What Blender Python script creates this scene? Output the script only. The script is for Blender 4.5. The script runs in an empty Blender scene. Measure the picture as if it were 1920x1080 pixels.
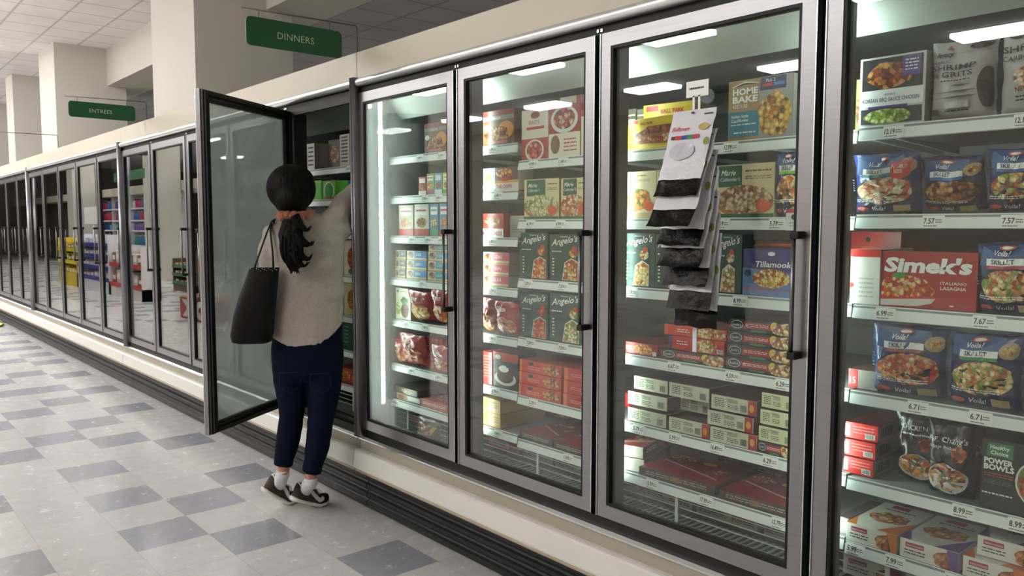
import bpy, bmesh, math, random
from mathutils import Vector, Matrix, noise
random.seed(7)
SC = bpy.context.scene
COL = SC.collection
# ------------------------------------------------------------------ camera
CAMH = 1.3842
F_PX, YAW, PITCH, ROLL = 1500.5, .8562, -.077, .0009
def cam_axes():
    f = Vector((-math.sin(YAW)*math.cos(PITCH), math.cos(YAW)*math.cos(PITCH), math.sin(PITCH)))
    r = Vector((math.cos(YAW), math.sin(YAW), 0)); u = r.cross(f)
    c, s = math.cos(ROLL), math.sin(ROLL)
    return c*r+s*u, -s*r+c*u, f
CR, CU, CF = cam_axes()
cam = bpy.data.cameras.new('camera'); cam.sensor_width = 36; cam.lens = F_PX/1920*36
cam.clip_start = .05; cam.clip_end = 200
co = bpy.data.objects.new('camera', cam); COL.objects.link(co)
m = Matrix((CR, CU, -CF)).transposed().to_4x4(); m.translation = Vector((0, 0, CAMH)); co.matrix_world = m
SC.camera = co
# ------------------------------------------------------------------ world, exposure
w = bpy.data.worlds.new('world'); SC.world = w; w.use_nodes = True
w.node_tree.nodes['Background'].inputs[0].default_value = (.9, .93, 1, 1)
w.node_tree.nodes['Background'].inputs[1].default_value = .15
SC.view_settings.view_transform = 'Standard'; SC.view_settings.look = 'None'
SC.view_settings.exposure = 0.0; SC.view_settings.gamma = 1; SC.view_settings.use_curve_mapping = False
CEIL_W, LED_W = 28.5, 46.0      # emission of the ceiling panels and of the freezer LEDs
# ------------------------------------------------------------------ measuring helpers: from a sight line to a place on a known plane
def ray(x, y): return CF + CR*((x-960)/F_PX) + CU*((540-y)/F_PX)
def onY(x, y, Y):
    d = ray(x, y); return Vector((0, 0, CAMH)) + d*(Y/d.y)
def onX(x, y, X):
    d = ray(x, y); return Vector((0, 0, CAMH)) + d*(X/d.x)
def onZ(x, y, Z=0):
    d = ray(x, y); return Vector((0, 0, CAMH)) + d*((Z-CAMH)/d.z)
D = 1.946           # plane of the freezer doors
def refl(x, y, Y):  # place seen mirrored in the doors
    v = onY(x, y, 2*D-Y); v.y = Y; return v
# ------------------------------------------------------------------ materials
def lin(h):
    h = h.lstrip('#'); o = []
    for i in (0, 2, 4):
        c = int(h[i:i+2], 16)/255; o.append(c/12.92 if c < .04045 else ((c+.055)/1.055)**2.4)
    return (*o, 1)
MATS = {}
def mat(h, rough=.5, metal=0, noise_amt=0, nscale=8, bump=0, bscale=60, coat=0, spec=.5, name=None, emit=0, stretch=None, alpha=1):
    key = (h, rough, metal, noise_amt, nscale, bump, bscale, coat, spec, emit, stretch, alpha)
    if key in MATS: return MATS[key]
    mt = bpy.data.materials.new(name or 'surface_'+h); mt.use_nodes = True
    nt = mt.node_tree; N = nt.nodes; L = nt.links; b = N['Principled BSDF']
    c = lin(h); b.inputs['Base Color'].default_value = c; b.inputs['Roughness'].default_value = rough
    b.inputs['Metallic'].default_value = metal; b.inputs['Coat Weight'].default_value = coat
    b.inputs['Coat Roughness'].default_value = .12
    b.inputs['Specular IOR Level'].default_value = spec; b.inputs['Alpha'].default_value = alpha
    if emit:
        b.inputs['Emission Color'].default_value = c; b.inputs['Emission Strength'].default_value = emit
    tc = N.new('ShaderNodeTexCoord'); src = tc.outputs['Object']
    if stretch:
        mp = N.new('ShaderNodeMapping'); mp.inputs['Scale'].default_value = stretch; L.new(src, mp.inputs[0]); src = mp.outputs[0]
    if noise_amt:
        n = N.new('ShaderNodeTexNoise'); n.inputs['Scale'].default_value = nscale; n.inputs['Detail'].default_value = 5
        L.new(src, n.inputs['Vector'])
        r = N.new('ShaderNodeMapRange'); r.inputs[3].default_value = 1-noise_amt; r.inputs[4].default_value = 1+noise_amt
        r.inputs[1].default_value = .25; r.inputs[2].default_value = .75
        L.new(n.outputs[0], r.inputs[0])
        mx = N.new('ShaderNodeMix'); mx.data_type = 'RGBA'; mx.blend_type = 'MULTIPLY'; mx.inputs[0].default_value = 1
        mx.inputs[6].default_value = c; L.new(r.outputs[0], mx.inputs[7]); L.new(mx.outputs[2], b.inputs['Base Color'])
    if bump:
        n2 = N.new('ShaderNodeTexNoise'); n2.inputs['Scale'].default_value = bscale; n2.inputs['Detail'].default_value = 4
        L.new(src, n2.inputs['Vector']); bp = N.new('ShaderNodeBump'); bp.inputs['Strength'].default_value = bump
        bp.inputs['Distance'].default_value = .01; L.new(n2.outputs[0], bp.inputs['Height']); L.new(bp.outputs[0], b.inputs['Normal'])
    MATS[key] = mt; return mt
def food(pal, scale=75):
    scale *= 1.7
    key = ('food', pal, scale)
    if key in MATS: return MATS[key]
    cols = pal.split()
    mt = bpy.data.materials.new('printed_food'); mt.use_nodes = True
    nt = mt.node_tree; N = nt.nodes; L = nt.links; b = N['Principled BSDF']; b.inputs['Roughness'].default_value = .35
    tc = N.new('ShaderNodeTexCoord'); v = N.new('ShaderNodeTexVoronoi'); v.inputs['Scale'].default_value = scale
    L.new(tc.outputs['Object'], v.inputs['Vector'])
    s = N.new('ShaderNodeSeparateColor'); L.new(v.outputs['Color'], s.inputs[0])
    r = N.new('ShaderNodeValToRGB'); r.color_ramp.interpolation = 'CONSTANT'
    e = r.color_ramp.elements
    while len(e) < len(cols): e.new(.5)
    for i, c in enumerate(cols): e[i].position = i/len(cols); e[i].color = lin(c)
    L.new(s.outputs[0], r.inputs[0])
    d = N.new('ShaderNodeMapRange'); d.inputs[1].default_value = 0; d.inputs[2].default_value = .9; d.inputs[3].default_value = 1.25; d.inputs[4].default_value = .45
    L.new(v.outputs['Distance'], d.inputs[0])
    n = N.new('ShaderNodeTexNoise'); n.inputs['Scale'].default_value = scale*2.2; L.new(tc.outputs['Object'], n.inputs['Vector'])
    n2 = N.new('ShaderNodeMapRange'); n2.inputs[3].default_value = .6; n2.inputs[4].default_value = 1.4; L.new(n.outputs[0], n2.inputs[0])
    mu = N.new('ShaderNodeMath'); mu.operation = 'MULTIPLY'; L.new(d.outputs[0], mu.inputs[0]); L.new(n2.outputs[0], mu.inputs[1])
    mx = N.new('ShaderNodeMix'); mx.data_type = 'RGBA'; mx.blend_type = 'MULTIPLY'; mx.inputs[0].default_value = 1
    L.new(r.outputs[0], mx.inputs[6]); L.new(mu.outputs[0], mx.inputs[7]); L.new(mx.outputs[2], b.inputs['Base Color'])
    MATS[key] = mt; return mt
PASTA = 'E9C98A D98A3E F0DCA8 C4532A B07A3A'
RED = 'C23A22 E07A3A B52A18 F0C080 8E2A18'
STIR = 'D8A24A 8FA34A C9622E F0DFA0 8A5426'
BROWN = '7A3A1C A85A2A C98A4A 5A2A16 D8A868'
ORANGE = 'B4521E D67A2E 8E3A16 E0A050 6E5A20'
CHEESE = 'E8B850 F2D88A C98A30 A8481E E8C878'
GREEN = '9DAE4A C9D080 7F9A30 E0E0A8 5E7A2A'
TAN = 'B89868 D8BE90 987848 E8D8B0 785838'
def glass_mat(name, r0=.06, tint=(.93, .96, .94, 1), fog=None, fogcol='#9aa39f', pw=3.0):
    mt = bpy.data.materials.new(name); mt.use_nodes = True; nt = mt.node_tree; N = nt.nodes; L = nt.links
    N.remove(N['Principled BSDF']); out = N['Material Output']
    lw = N.new('ShaderNodeLayerWeight'); lw.inputs[0].default_value = .5
    p = N.new('ShaderNodeMath'); p.operation = 'POWER'; p.inputs[1].default_value = pw; L.new(lw.outputs['Facing'], p.inputs[0])
    mr = N.new('ShaderNodeMapRange'); mr.inputs[3].default_value = r0; mr.inputs[4].default_value = 1; L.new(p.outputs[0], mr.inputs[0])
    t = N.new('ShaderNodeBsdfTransparent'); t.inputs[0].default_value = tint
    g = N.new('ShaderNodeBsdfGlossy'); g.inputs['Roughness'].default_value = .0
    src = t.outputs[0]
    if fog:
        d = N.new('ShaderNodeBsdfDiffuse'); d.inputs[0].default_value = lin(fogcol)
        tr = N.new('ShaderNodeBsdfTranslucent'); tr.inputs[0].default_value = lin(fogcol)
        a = N.new('ShaderNodeAddShader')
        m0 = N.new('ShaderNodeMixShader'); L.new(d.outputs[0], m0.inputs[1]); L.new(tr.outputs[0], m0.inputs[2])
        m1 = N.new('ShaderNodeMixShader'); L.new(src, m1.inputs[1]); L.new(m0.outputs[0], m1.inputs[2])
        tc = N.new('ShaderNodeTexCoord'); n = N.new('ShaderNodeTexNoise'); n.inputs['Scale'].default_value = 2.2; n.inputs['Detail'].default_value = 3
        L.new(tc.outputs['Object'], n.inputs['Vector'])
        lo, hi, xw = fog
        sx = N.new('ShaderNodeSeparateXYZ'); L.new(tc.outputs['Object'], sx.inputs[0])
        gx = N.new('ShaderNodeMapRange'); gx.inputs[1].default_value = 0; gx.inputs[2].default_value = xw; gx.inputs[3].default_value = hi; gx.inputs[4].default_value = lo
        gx.interpolation_type = 'SMOOTHSTEP'
        L.new(sx.outputs[0], gx.inputs[0])
        nn = N.new('ShaderNodeMapRange'); nn.inputs[1].default_value = .3; nn.inputs[2].default_value = .7; nn.inputs[3].default_value = .7; nn.inputs[4].default_value = 1.15
        L.new(n.outputs[0], nn.inputs[0])
        mm = N.new('ShaderNodeMath'); mm.operation = 'MULTIPLY'; mm.use_clamp = True; L.new(gx.outputs[0], mm.inputs[0]); L.new(nn.outputs[0], mm.inputs[1])
        L.new(mm.outputs[0], m1.inputs[0]); src = m1.outputs[0]
    mx = N.new('ShaderNodeMixShader'); L.new(mr.outputs[0], mx.inputs[0]); L.new(src, mx.inputs[1]); L.new(g.outputs[0], mx.inputs[2])
    L.new(mx.outputs[0], out.inputs[0]); return mt
STEEL = mat('#949295', .3, 1, .06, 3, stretch=(1, 1, 40), name='brushed_steel')
CHROME = mat('#dcdddd', .27, 1, name='chrome_trim')
RAIL = mat('#e2e3e3', .3, .85, name='bright_rail')
BLACK = mat('#0a0b0c', .35, name='black_plastic')
BLACKM = mat('#050506', .6, name='black_rubber')
DKGREY = mat('#3b3f3f', .45, name='dark_grey_liner')
LINER = mat('#666b6a', .45, name='pale_liner')
WHITE = mat('#e6ebe6', .4, name='white_enamel')
CREAM = mat('#e3e0d8', .35, 0, .02, 2, coat=.2, name='cream_bumper')
TANM = mat('#aaa292', .45, name='tan_panel')
FASC = mat('#c6beab', .5, 0, .02, 1.5, name='beige_fascia')
PAINT = mat('#c2bdb3', .75, 0, .02, .8, name='beige_wall_paint')
GLASS = glass_mat('door_glass', .045)
# ------------------------------------------------------------------ mesh builder
class MB:
    def __init__(s): s.v = []; s.f = []; s.mi = []; s.mats = []; s.smooth = []
    def m(s, mt):
        if mt not in s.mats: s.mats.append(mt)
        return s.mats.index(mt)
    def add(s, vs, fs, mt, smooth=False):
        o = len(s.v); i = s.m(mt); s.v += [Vector(v) for v in vs]
        for f in fs: s.f.append([o+k for k in f]); s.mi.append(i); s.smooth.append(smooth)
    def box(s, x0, x1, y0, y1, z0, z1, mt, bev=0):
        if bev:
            b = min(bev, (x1-x0)/2.01, (y1-y0)/2.01, (z1-z0)/2.01)
            bm = bmesh.new(); bmesh.ops.create_cube(bm, size=1)
            for v in bm.verts: v.co = Vector(((x0+x1)/2+v.co.x*(x1-x0), (y0+y1)/2+v.co.y*(y1-y0), (z0+z1)/2+v.co.z*(z1-z0)))
            bmesh.ops.bevel(bm, geom=bm.edges[:], offset=b, segments=2, affect='EDGES', profile=.6)
            bm.verts.index_update(); s.add([v.co.copy() for v in bm.verts], [[v.index for v in f.verts] for f in bm.faces], mt, False); bm.free(); return
        s.add([(x, y, z) for x in (x0, x1) for y in (y0, y1) for z in (z0, z1)],
              [(0, 1, 3, 2), (4, 6, 7, 5), (0, 4, 5, 1), (2, 3, 7, 6), (0, 2, 6, 4), (1, 5, 7, 3)], mt)
    def prism(s, prof, x0, x1, mt, smooth=False):   # profile of (y,z) swept along x
        n = len(prof); vs = [(x0, y, z) for y, z in prof]+[(x1, y, z) for y, z in prof]
        s.add(vs, [(i, (i+1) % n, n+(i+1) % n, n+i) for i in range(n)]+[list(range(n))[::-1], list(range(n, 2*n))], mt, smooth)
    def prismz(s, prof, z0, z1, mt, smooth=False):  # profile of (x,y) swept along z
        n = len(prof); vs = [(x, y, z0) for x, y in prof]+[(x, y, z1) for x, y in prof]
        s.add(vs, [(i, (i+1) % n, n+(i+1) % n, n+i) for i in range(n)]+[list(range(n))[::-1], list(range(n, 2*n))], mt, smooth)
    def loft(s, rings, mt, cap=True, closed=True, smooth=True):
        n = len(rings[0]); vs = [p for r in rings for p in r]; fs = []
        for i in range(len(rings)-1):
            for j in range(n if closed else n-1):
                a = i*n+j; b = i*n+(j+1) % n; fs.append((a, b, b+n, a+n))
        if cap: fs.append(list(range(n))[::-1]); fs.append(list(range((len(rings)-1)*n, len(rings)*n)))
        s.add(vs, fs, mt, smooth)
    def tube(s, pts, r, mt, n=8, smooth=True):
        pts = [Vector(p) for p in pts]; rs = r if isinstance(r, (list, tuple)) else [r]*len(pts)
        rings = []; up = None
        for i, p in enumerate(pts):
            t = (pts[min(i+1, len(pts)-1)]-pts[max(i-1, 0)]).normalized()
            if up is None:
                a = Vector((0, 0, 1)) if abs(t.z) < .9 else Vector((1, 0, 0)); up = t.cross(a).normalized()
            up = (up-t*up.dot(t)).normalized(); w_ = t.cross(up)
            q = rs[i] if isinstance(rs[i], (tuple, list)) else (rs[i], rs[i])
            rings.append([p+up*math.cos(2*math.pi*k/n)*q[0]+w_*math.sin(2*math.pi*k/n)*q[1] for k in range(n)])
        s.loft(rings, mt, smooth=smooth)
    def ell(s, c, rx, ry, rz, mt, n=20, k=12, M=None):
        c = Vector(c); vs = []; fs = []
        for i in range(k+1):
            a = math.pi*i/k
            for j in range(n):
                b = 2*math.pi*j/n; v = Vector((rx*math.sin(a)*math.cos(b), ry*math.sin(a)*math.sin(b), rz*math.cos(a)))
                if M: v = M @ v
                vs.append(c+v)
        for i in range(k):
            for j in range(n): fs.append((i*n+j, (i+1)*n+j, (i+1)*n+(j+1) % n, i*n+(j+1) % n))
        s.add(vs, fs, mt, True)
    def build(s, name, parent=None, loc=(0, 0, 0), rot=None, world=True):
        """world=True: vertices are in world coordinates and get moved to the origin loc; else already local"""
        me = bpy.data.meshes.new(name); L = Vector(loc)
        pl = Vector(parent['_w']) if parent is not None and '_w' in parent else Vector((0, 0, 0))
        vs = [v-L for v in s.v] if world else s.v
        me.from_pydata(vs, [], s.f)
        for mt in s.mats: me.materials.append(mt)
        for p, i, sm in zip(me.polygons, s.mi, s.smooth): p.material_index = i; p.use_smooth = sm
        me.update()
        o = bpy.data.objects.new(name, me); COL.objects.link(o)
        if world and parent is not None: o.location = L-pl
        else: o.location = L
        if rot is not None: o.rotation_euler = rot
        if parent is not None: o.parent = parent
        if world: o['_w'] = tuple(L)
        return o
def tag(o, label=None, cat=None, group=None, kind=None):
    if label: o['label'] = label
    if cat: o['category'] = cat
    if group: o['group'] = group
    if kind: o['kind'] = kind
    return o
def thing(name, loc, label, cat, group=None, rot=None):
    o = bpy.data.objects.new(name, None); COL.objects.link(o); o.location = loc; o.empty_display_size = .1
    if rot: o.rotation_euler = rot
    o['_w'] = tuple(loc); return tag(o, label, cat, group)
def struct(name, mb, loc=(0, 0, 0)):
    return tag(mb.build(name, loc=loc), kind='structure')
# ------------------------------------------------------------------ lettering
TXT = {}
def txt(s, bold=0, shear=0, space=1):
    k = (s, bold, shear, space)
    if k in TXT: return TXT[k]
    cu = bpy.data.curves.new('t', 'FONT'); cu.body = s; cu.size = 1; cu.offset = bold; cu.shear = shear; cu.space_character = space
    cu.resolution_u = 2; cu.align_x = 'LEFT'
    o = bpy.data.objects.new('t', cu); COL.objects.link(o)
    dg = bpy.context.evaluated_depsgraph_get(); dg.update()
    me = bpy.data.meshes.new_from_object(o.evaluated_get(dg))
    vs = [(v.co.x, v.co.y) for v in me.vertices]; fs = [list(p.vertices) for p in me.polygons]
    bpy.data.objects.remove(o); bpy.data.curves.remove(cu); bpy.data.meshes.remove(me)
    if vs:
        x0 = min(v[0] for v in vs); x1 = max(v[0] for v in vs)
        vs = [(x-x0, y) for x, y in vs]; r = (vs, fs, x1-x0)
    else: r = ([], [], 1)
    TXT[k] = r; return r
def art(mb, fn, items, W, H):
    """items in face coordinates 0..1; fn(u, v, e) gives the point on the face lifted by e"""
    e = .0004
    for it in items:
        k = it[0]; e += .00025
        if k == 'r':       # rectangle
            _, u0, v0, u1, v1, mt = it; nu = max(1, int((u1-u0)*16)); nv = max(1, int((v1-v0)*16))
            vs = [fn(u0+(u1-u0)*i/nu, v0+(v1-v0)*j/nv, e) for j in range(nv+1) for i in range(nu+1)]
            mb.add(vs, [(j*(nu+1)+i, j*(nu+1)+i+1, (j+1)*(nu+1)+i+1, (j+1)*(nu+1)+i) for j in range(nv) for i in range(nu)], mt)
        elif k == 'p':     # polygon fan
            _, pts, mt = it; cu = sum(p[0] for p in pts)/len(pts); cv = sum(p[1] for p in pts)/len(pts)
            mb.add([fn(cu, cv, e)]+[fn(u, v, e) for u, v in pts], [(0, i+1, (i+1) % len(pts)+1) for i in range(len(pts))], mt)
        elif k == 'e':     # ellipse, wobbled when it[6] is given
            cu, cv, ru, rv, mt = it[1:6]; wob = it[6] if len(it) > 6 else 0; n = 22; R = 3
            vs = [fn(cu, cv, e)]
            for q in range(1, R+1):
                for i in range(n):
                    a = 2*math.pi*i/n; ww = 1+wob*math.sin(a*5+cu*9)+wob*.7*math.sin(a*8+cv*7)
                    vs.append(fn(min(.995, max(.005, cu+ru*q/R*ww*math.cos(a))), min(.995, max(.005, cv+rv*q/R*ww*math.sin(a))), e))
            fs = [(0, 1+i, 1+(i+1) % n) for i in range(n)]
            for q in range(R-1):
                for i in range(n): a = 1+q*n+i; b = 1+q*n+(i+1) % n; fs.append((a, a+n, b+n, b))
            mb.add(vs, fs, mt)
        elif k == 't':     # text: string, u, v (baseline), height v, material, options
            _, s_, u, v, h, mt = it[:6]; op = it[6] if len(it) > 6 else {}
            vs, fs, wd = txt(s_, op.get('b', 0), op.get('s', 0), op.get('sp', 1))
            sx = h*H/.7/W; sx = sx*op.get('w', 1)
            if 'fit' in op: sx = min(sx, op['fit']/max(wd, .01)) if not op.get('force') else op['fit']/wd
            an = op.get('rise', 0); arc = op.get('arc', 0)
            def mp(x, y):
                uu = u+x*sx; vv = v+y*h/.7+an*x*sx+arc*math.sin(math.pi*min(1, max(0, x/wd)))
                return fn(min(.998, max(.002, uu)), min(.998, max(.002, vv)), e)
            mb.add([mp(x, y) for x, y in vs], fs, mt)
        elif k == 'l':     # fine print: rows of small dashes
            _, u0, v0, u1, v1, rows, mt = it; rr = random.Random(int(u0*977+v0*131+rows))
            for q in range(rows):
                v = v1-(v1-v0)*(q+.2)/rows; hh = (v1-v0)/rows*.38; u = u0
                while u < u1-.01:
                    w_ = min(rr.uniform(.02, .09), u1-u); mb.add([fn(u, v-hh, e), fn(u+w_, v-hh, e), fn(u+w_, v, e), fn(u, v, e)], [(0, 1, 2, 3)], mt); u += w_+.015
        elif k == 'bar':   # bar code
            _, u0, v0, u1, v1, mt = it; n = 14
            for i in range(n):
                u = u0+(u1-u0)*i/n; w_ = (u1-u0)/n*(.3+.35*((i*7) % 3)/2); mb.add([fn(u, v0, e), fn(u+w_, v0, e), fn(u+w_, v1, e), fn(u, v1, e)], [(0, 1, 2, 3)], mt)
INK = mat('#26262a', .5, name='dark_ink'); WH = mat('#f1f0ea', .4, name='white_print'); PAPER = mat('#d9d8c4', .5, name='carton_paper')
CW = mat('#e4dfd0', .4, 0, .03, 12, name='off_white_carton')
# ================================================================== THE ROOM
TX, TY, TS = -3.5441, .9647, .3048      # floor tile grid origin and tile size
def floor_mat(name, h, var):
    mt = bpy.data.materials.new(name); mt.use_nodes = True; nt = mt.node_tree; N = nt.nodes; L = nt.links; b = N['Principled BSDF']
    tc = N.new('ShaderNodeTexCoord')
    sc = N.new('ShaderNodeVectorMath'); sc.operation = 'SCALE'; sc.inputs[3].default_value = 1/TS; L.new(tc.outputs['Object'], sc.inputs[0])
    fl = N.new('ShaderNodeVectorMath'); fl.operation = 'FLOOR'; L.new(sc.outputs[0], fl.inputs[0])
    wn = N.new('ShaderNodeTexWhiteNoise'); L.new(fl.outputs[0], wn.inputs['Vector'])
    n = N.new('ShaderNodeTexNoise'); n.inputs['Scale'].default_value = 14; n.inputs['Detail'].default_value = 8; n.inputs['Roughness'].default_value = .7
    L.new(tc.outputs['Object'], n.inputs['Vector'])
    n3 = N.new('ShaderNodeTexNoise'); n3.inputs['Scale'].default_value = 90; n3.inputs['Detail'].default_value = 2; L.new(tc.outputs['Object'], n3.inputs['Vector'])
    a = N.new('ShaderNodeMapRange'); a.inputs[3].default_value = 1-var; a.inputs[4].default_value = 1+var; L.new(wn.outputs[0], a.inputs[0])
    c = N.new('ShaderNodeMapRange'); c.inputs[1].default_value = .3; c.inputs[2].default_value = .7; c.inputs[3].default_value = .91; c.inputs[4].default_value = 1.07; L.new(n.outputs[0], c.inputs[0])
    d = N.new('ShaderNodeMapRange'); d.inputs[1].default_value = .25; d.inputs[2].default_value = .42; d.inputs[3].default_value = .82; d.inputs[4].default_value = 1; L.new(n3.outputs[0], d.inputs[0])
    fr = N.new('ShaderNodeVectorMath'); fr.operation = 'FRACTION'; L.new(sc.outputs[0], fr.inputs[0])
    sp = N.new('ShaderNodeSeparateXYZ'); L.new(fr.outputs[0], sp.inputs[0])
    def edge(o):
        p = N.new('ShaderNodeMath'); p.operation = 'PINGPONG'; p.inputs[1].default_value = .5; L.new(o, p.inputs[0]); return p.outputs[0]
    mn = N.new('ShaderNodeMath'); mn.operation = 'MINIMUM'; L.new(edge(sp.outputs[0]), mn.inputs[0]); L.new(edge(sp.outputs[1]), mn.inputs[1])
    g = N.new('ShaderNodeMapRange'); g.inputs[1].default_value = .003; g.inputs[2].default_value = .009; g.inputs[3].default_value = .8; g.inputs[4].default_value = 1; L.new(mn.outputs[0], g.inputs[0])
    prev = a.outputs[0]
    for o in (c, d, g):
        q = N.new('ShaderNodeMath'); q.operation = 'MULTIPLY'; L.new(prev, q.inputs[0]); L.new(o.outputs[0], q.inputs[1]); prev = q.outputs[0]
    mx = N.new('ShaderNodeMix'); mx.data_type = 'RGBA'; mx.blend_type = 'MULTIPLY'; mx.inputs[0].default_value = 1; mx.inputs[6].default_value = lin(h)
    L.new(prev, mx.inputs[7]); L.new(mx.outputs[2], b.inputs['Base Color'])
    r = N.new('ShaderNodeMapRange'); r.inputs[1].default_value = .3; r.inputs[2].default_value = .7; r.inputs[3].default_value = .16; r.inputs[4].default_value = .3; L.new(n.outputs[0], r.inputs[0])
    L.new(r.outputs[0], b.inputs['Roughness']); b.inputs['Specular IOR Level'].default_value = .6
    bp = N.new('ShaderNodeBump'); bp.inputs['Strength'].default_value = .12; bp.inputs['Distance'].default_value = .004
    n4 = N.new('ShaderNodeTexNoise'); n4.inputs['Scale'].default_value = 5; L.new(tc.outputs['Object'], n4.inputs['Vector']); L.new(n4.outputs[0], bp.inputs['Height']); L.new(bp.outputs[0], b.inputs['Normal'])
    return mt
FL, FD = floor_mat('pale_vinyl_tile', '#c9c8c6', .035), floor_mat('grey_vinyl_tile', '#94969d', .05)
dark = {(0, 0), (0, 2), (0, 4), (0, 7), (0, 10), (1, 1), (1, -1), (1, 6), (1, 8), (1, 11), (1, 13), (1, 16), (1, 19), (1, 22), (2, 5), (2, 2), (2, 9), (2, 12),
        (2, 15), (2, 18), (2, 20), (2, -3), (3, -5), (-1, 6), (-1, 9), (-2, 0), (-2, 3), (0, 13), (0, 15), (0, 18), (2, 22), (2, 24), (1, 25), (0, 22), (2, 27), (1, 28)}
fm = MB(); fv = []
c0, c1, r0, r1 = -45, 32, -38, 140
rr = random.Random(5)
for c in range(c0, c1+1):
    for r in range(r0, r1+1): fv.append((-r*TS, c*TS, 0))
nr = r1-r0+1
fm.v = [Vector(v) for v in fv]; fm.mats = [FL, FD]
isd = {}
for c in range(c0, c1):
    for r in range(r0, r1):
        i = (c-c0)*nr+(r-r0); fm.f.append([i, i+nr, i+nr+1, i+1][::-1])
        dk = (c, r) in dark
        if c < -2 or r > 28 or r < -5:
            dk = rr.random() < .33 and not isd.get((c-1, r)) and not isd.get((c, r-1))
        isd[(c, r)] = dk; fm.mi.append(1 if dk else 0); fm.smooth.append(False)
fo = fm.build('floor', world=False, loc=(TX, TY, 0)); tag(fo, kind='structure')
# make the normals point up
fo.data.flip_normals() if fo.data.polygons[0].normal.z < 0 else None
# ceiling: 2x2 ft lay-in tiles
def ceil_mat(name, h):
    mt = bpy.data.materials.new(name); mt.use_nodes = True; nt = mt.node_tree; N = nt.nodes; L = nt.links; b = N['Principled BSDF']; b.inputs['Roughness'].default_value = .9
    tc = N.new('ShaderNodeTexCoord'); sc = N.new('ShaderNodeVectorMath'); sc.operation = 'SCALE'; sc.inputs[3].default_value = 1/.61; L.new(tc.outputs['Object'], sc.inputs[0])
    fr = N.new('ShaderNodeVectorMath'); fr.operation = 'FRACTION'; L.new(sc.outputs[0], fr.inputs[0]); sp = N.new('ShaderNodeSeparateXYZ'); L.new(fr.outputs[0], sp.inputs[0])
    o = []
    for q in (0, 1):
        p = N.new('ShaderNodeMath'); p.operation = 'PINGPONG'; p.inputs[1].default_value = .5; L.new(sp.outputs[q], p.inputs[0]); o.append(p)
    mn = N.new('ShaderNodeMath'); mn.operation = 'MINIMUM'; L.new(o[0].outputs[0], mn.inputs[0]); L.new(o[1].outputs[0], mn.inputs[1])
    g = N.new('ShaderNodeMapRange'); g.inputs[1].default_value = .022; g.inputs[2].default_value = .028; g.inputs[3].default_value = .68; g.inputs[4].default_value = 1; L.new(mn.outputs[0], g.inputs[0])
    n = N.new('ShaderNodeTexNoise'); n.inputs['Scale'].default_value = 1.6; L.new(tc.outputs['Object'], n.inputs['Vector'])
    a = N.new('ShaderNodeMapRange'); a.inputs[1].default_value = .3; a.inputs[2].default_value = .7; a.inputs[3].default_value = .93; a.inputs[4].default_value = 1.03; L.new(n.outputs[0], a.inputs[0])
    q = N.new('ShaderNodeMath'); q.operation = 'MULTIPLY'; L.new(g.outputs[0], q.inputs[0]); L.new(a.outputs[0], q.inputs[1])
    mx = N.new('ShaderNodeMix'); mx.data_type = 'RGBA'; mx.blend_type = 'MULTIPLY'; mx.inputs[0].default_value = 1; mx.inputs[6].default_value = lin(h)
    L.new(q.outputs[0], mx.inputs[7]); L.new(mx.outputs[2], b.inputs['Base Color']); return mt
CZ = 4.4
CM = ceil_mat('ceiling_tile', '#efebe9')
XW, XE, YS, YN = -46.2, 8, -12.7, 10.7
b = MB(); b.box(XW, XE, YS, 3.9, CZ, CZ+.1, CM); struct('ceiling', b, (0, -.2, CZ))
b = MB(); b.box(XW, XE, 4.6, YN, 3.78, 3.88, ceil_mat('rear_ceiling_tile', '#a9a5a4')); struct('ceiling_rear', b, (0, 4.6, 3.78)).name = 'ceiling'  # rear tiles darker: the weaker light back there is put into their colour
b = MB(); b.box(XW, XE, 3.9, 4.6, 3.78, CZ+.1, PAINT); struct('trim_1', b, (0, 4.2, 3.78))      # bulkhead between the columns
for i, (xa, xb, yb) in enumerate([(-10.055, -8.658, 4.2), (-16.27, -15.09, 4.2), (-19.5, -18.77, 3.9), (-24.6, -23.4, 4.2), (-1.9, -.5, 4.2)]):
    if i == 4: continue
    b = MB(); b.box(xa, xb, 3.1, yb, 0, CZ, PAINT); tag(b.build('trim_%d' % (i+2), loc=((xa+xb)/2, 3.5, 0)), kind='structure')
WALLM = mat('#b9b0a0', .8, name='far_wall_paint')
b = MB(); b.box(XW, XE, YN, YN+.15, 0, CZ+.1, mat('#8a8377', .8)); struct('wall_back', b, (-19, YN, 0))
b = MB(); b.box(XW, XE, YS-.15, YS, 0, CZ+.1, WALLM); struct('wall_front', b, (-19, YS, 0))
b = MB(); b.box(XW-.15, XW, YS, YN, 0, CZ+.1, mat('#6f675c', .8)); struct('wall_left', b, (XW, 0, 0))
b = MB(); b.box(XE, XE+.15, YS, YN, 0, CZ+.1, WALLM); struct('wall_right', b, (XE, 0, 0))
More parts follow.
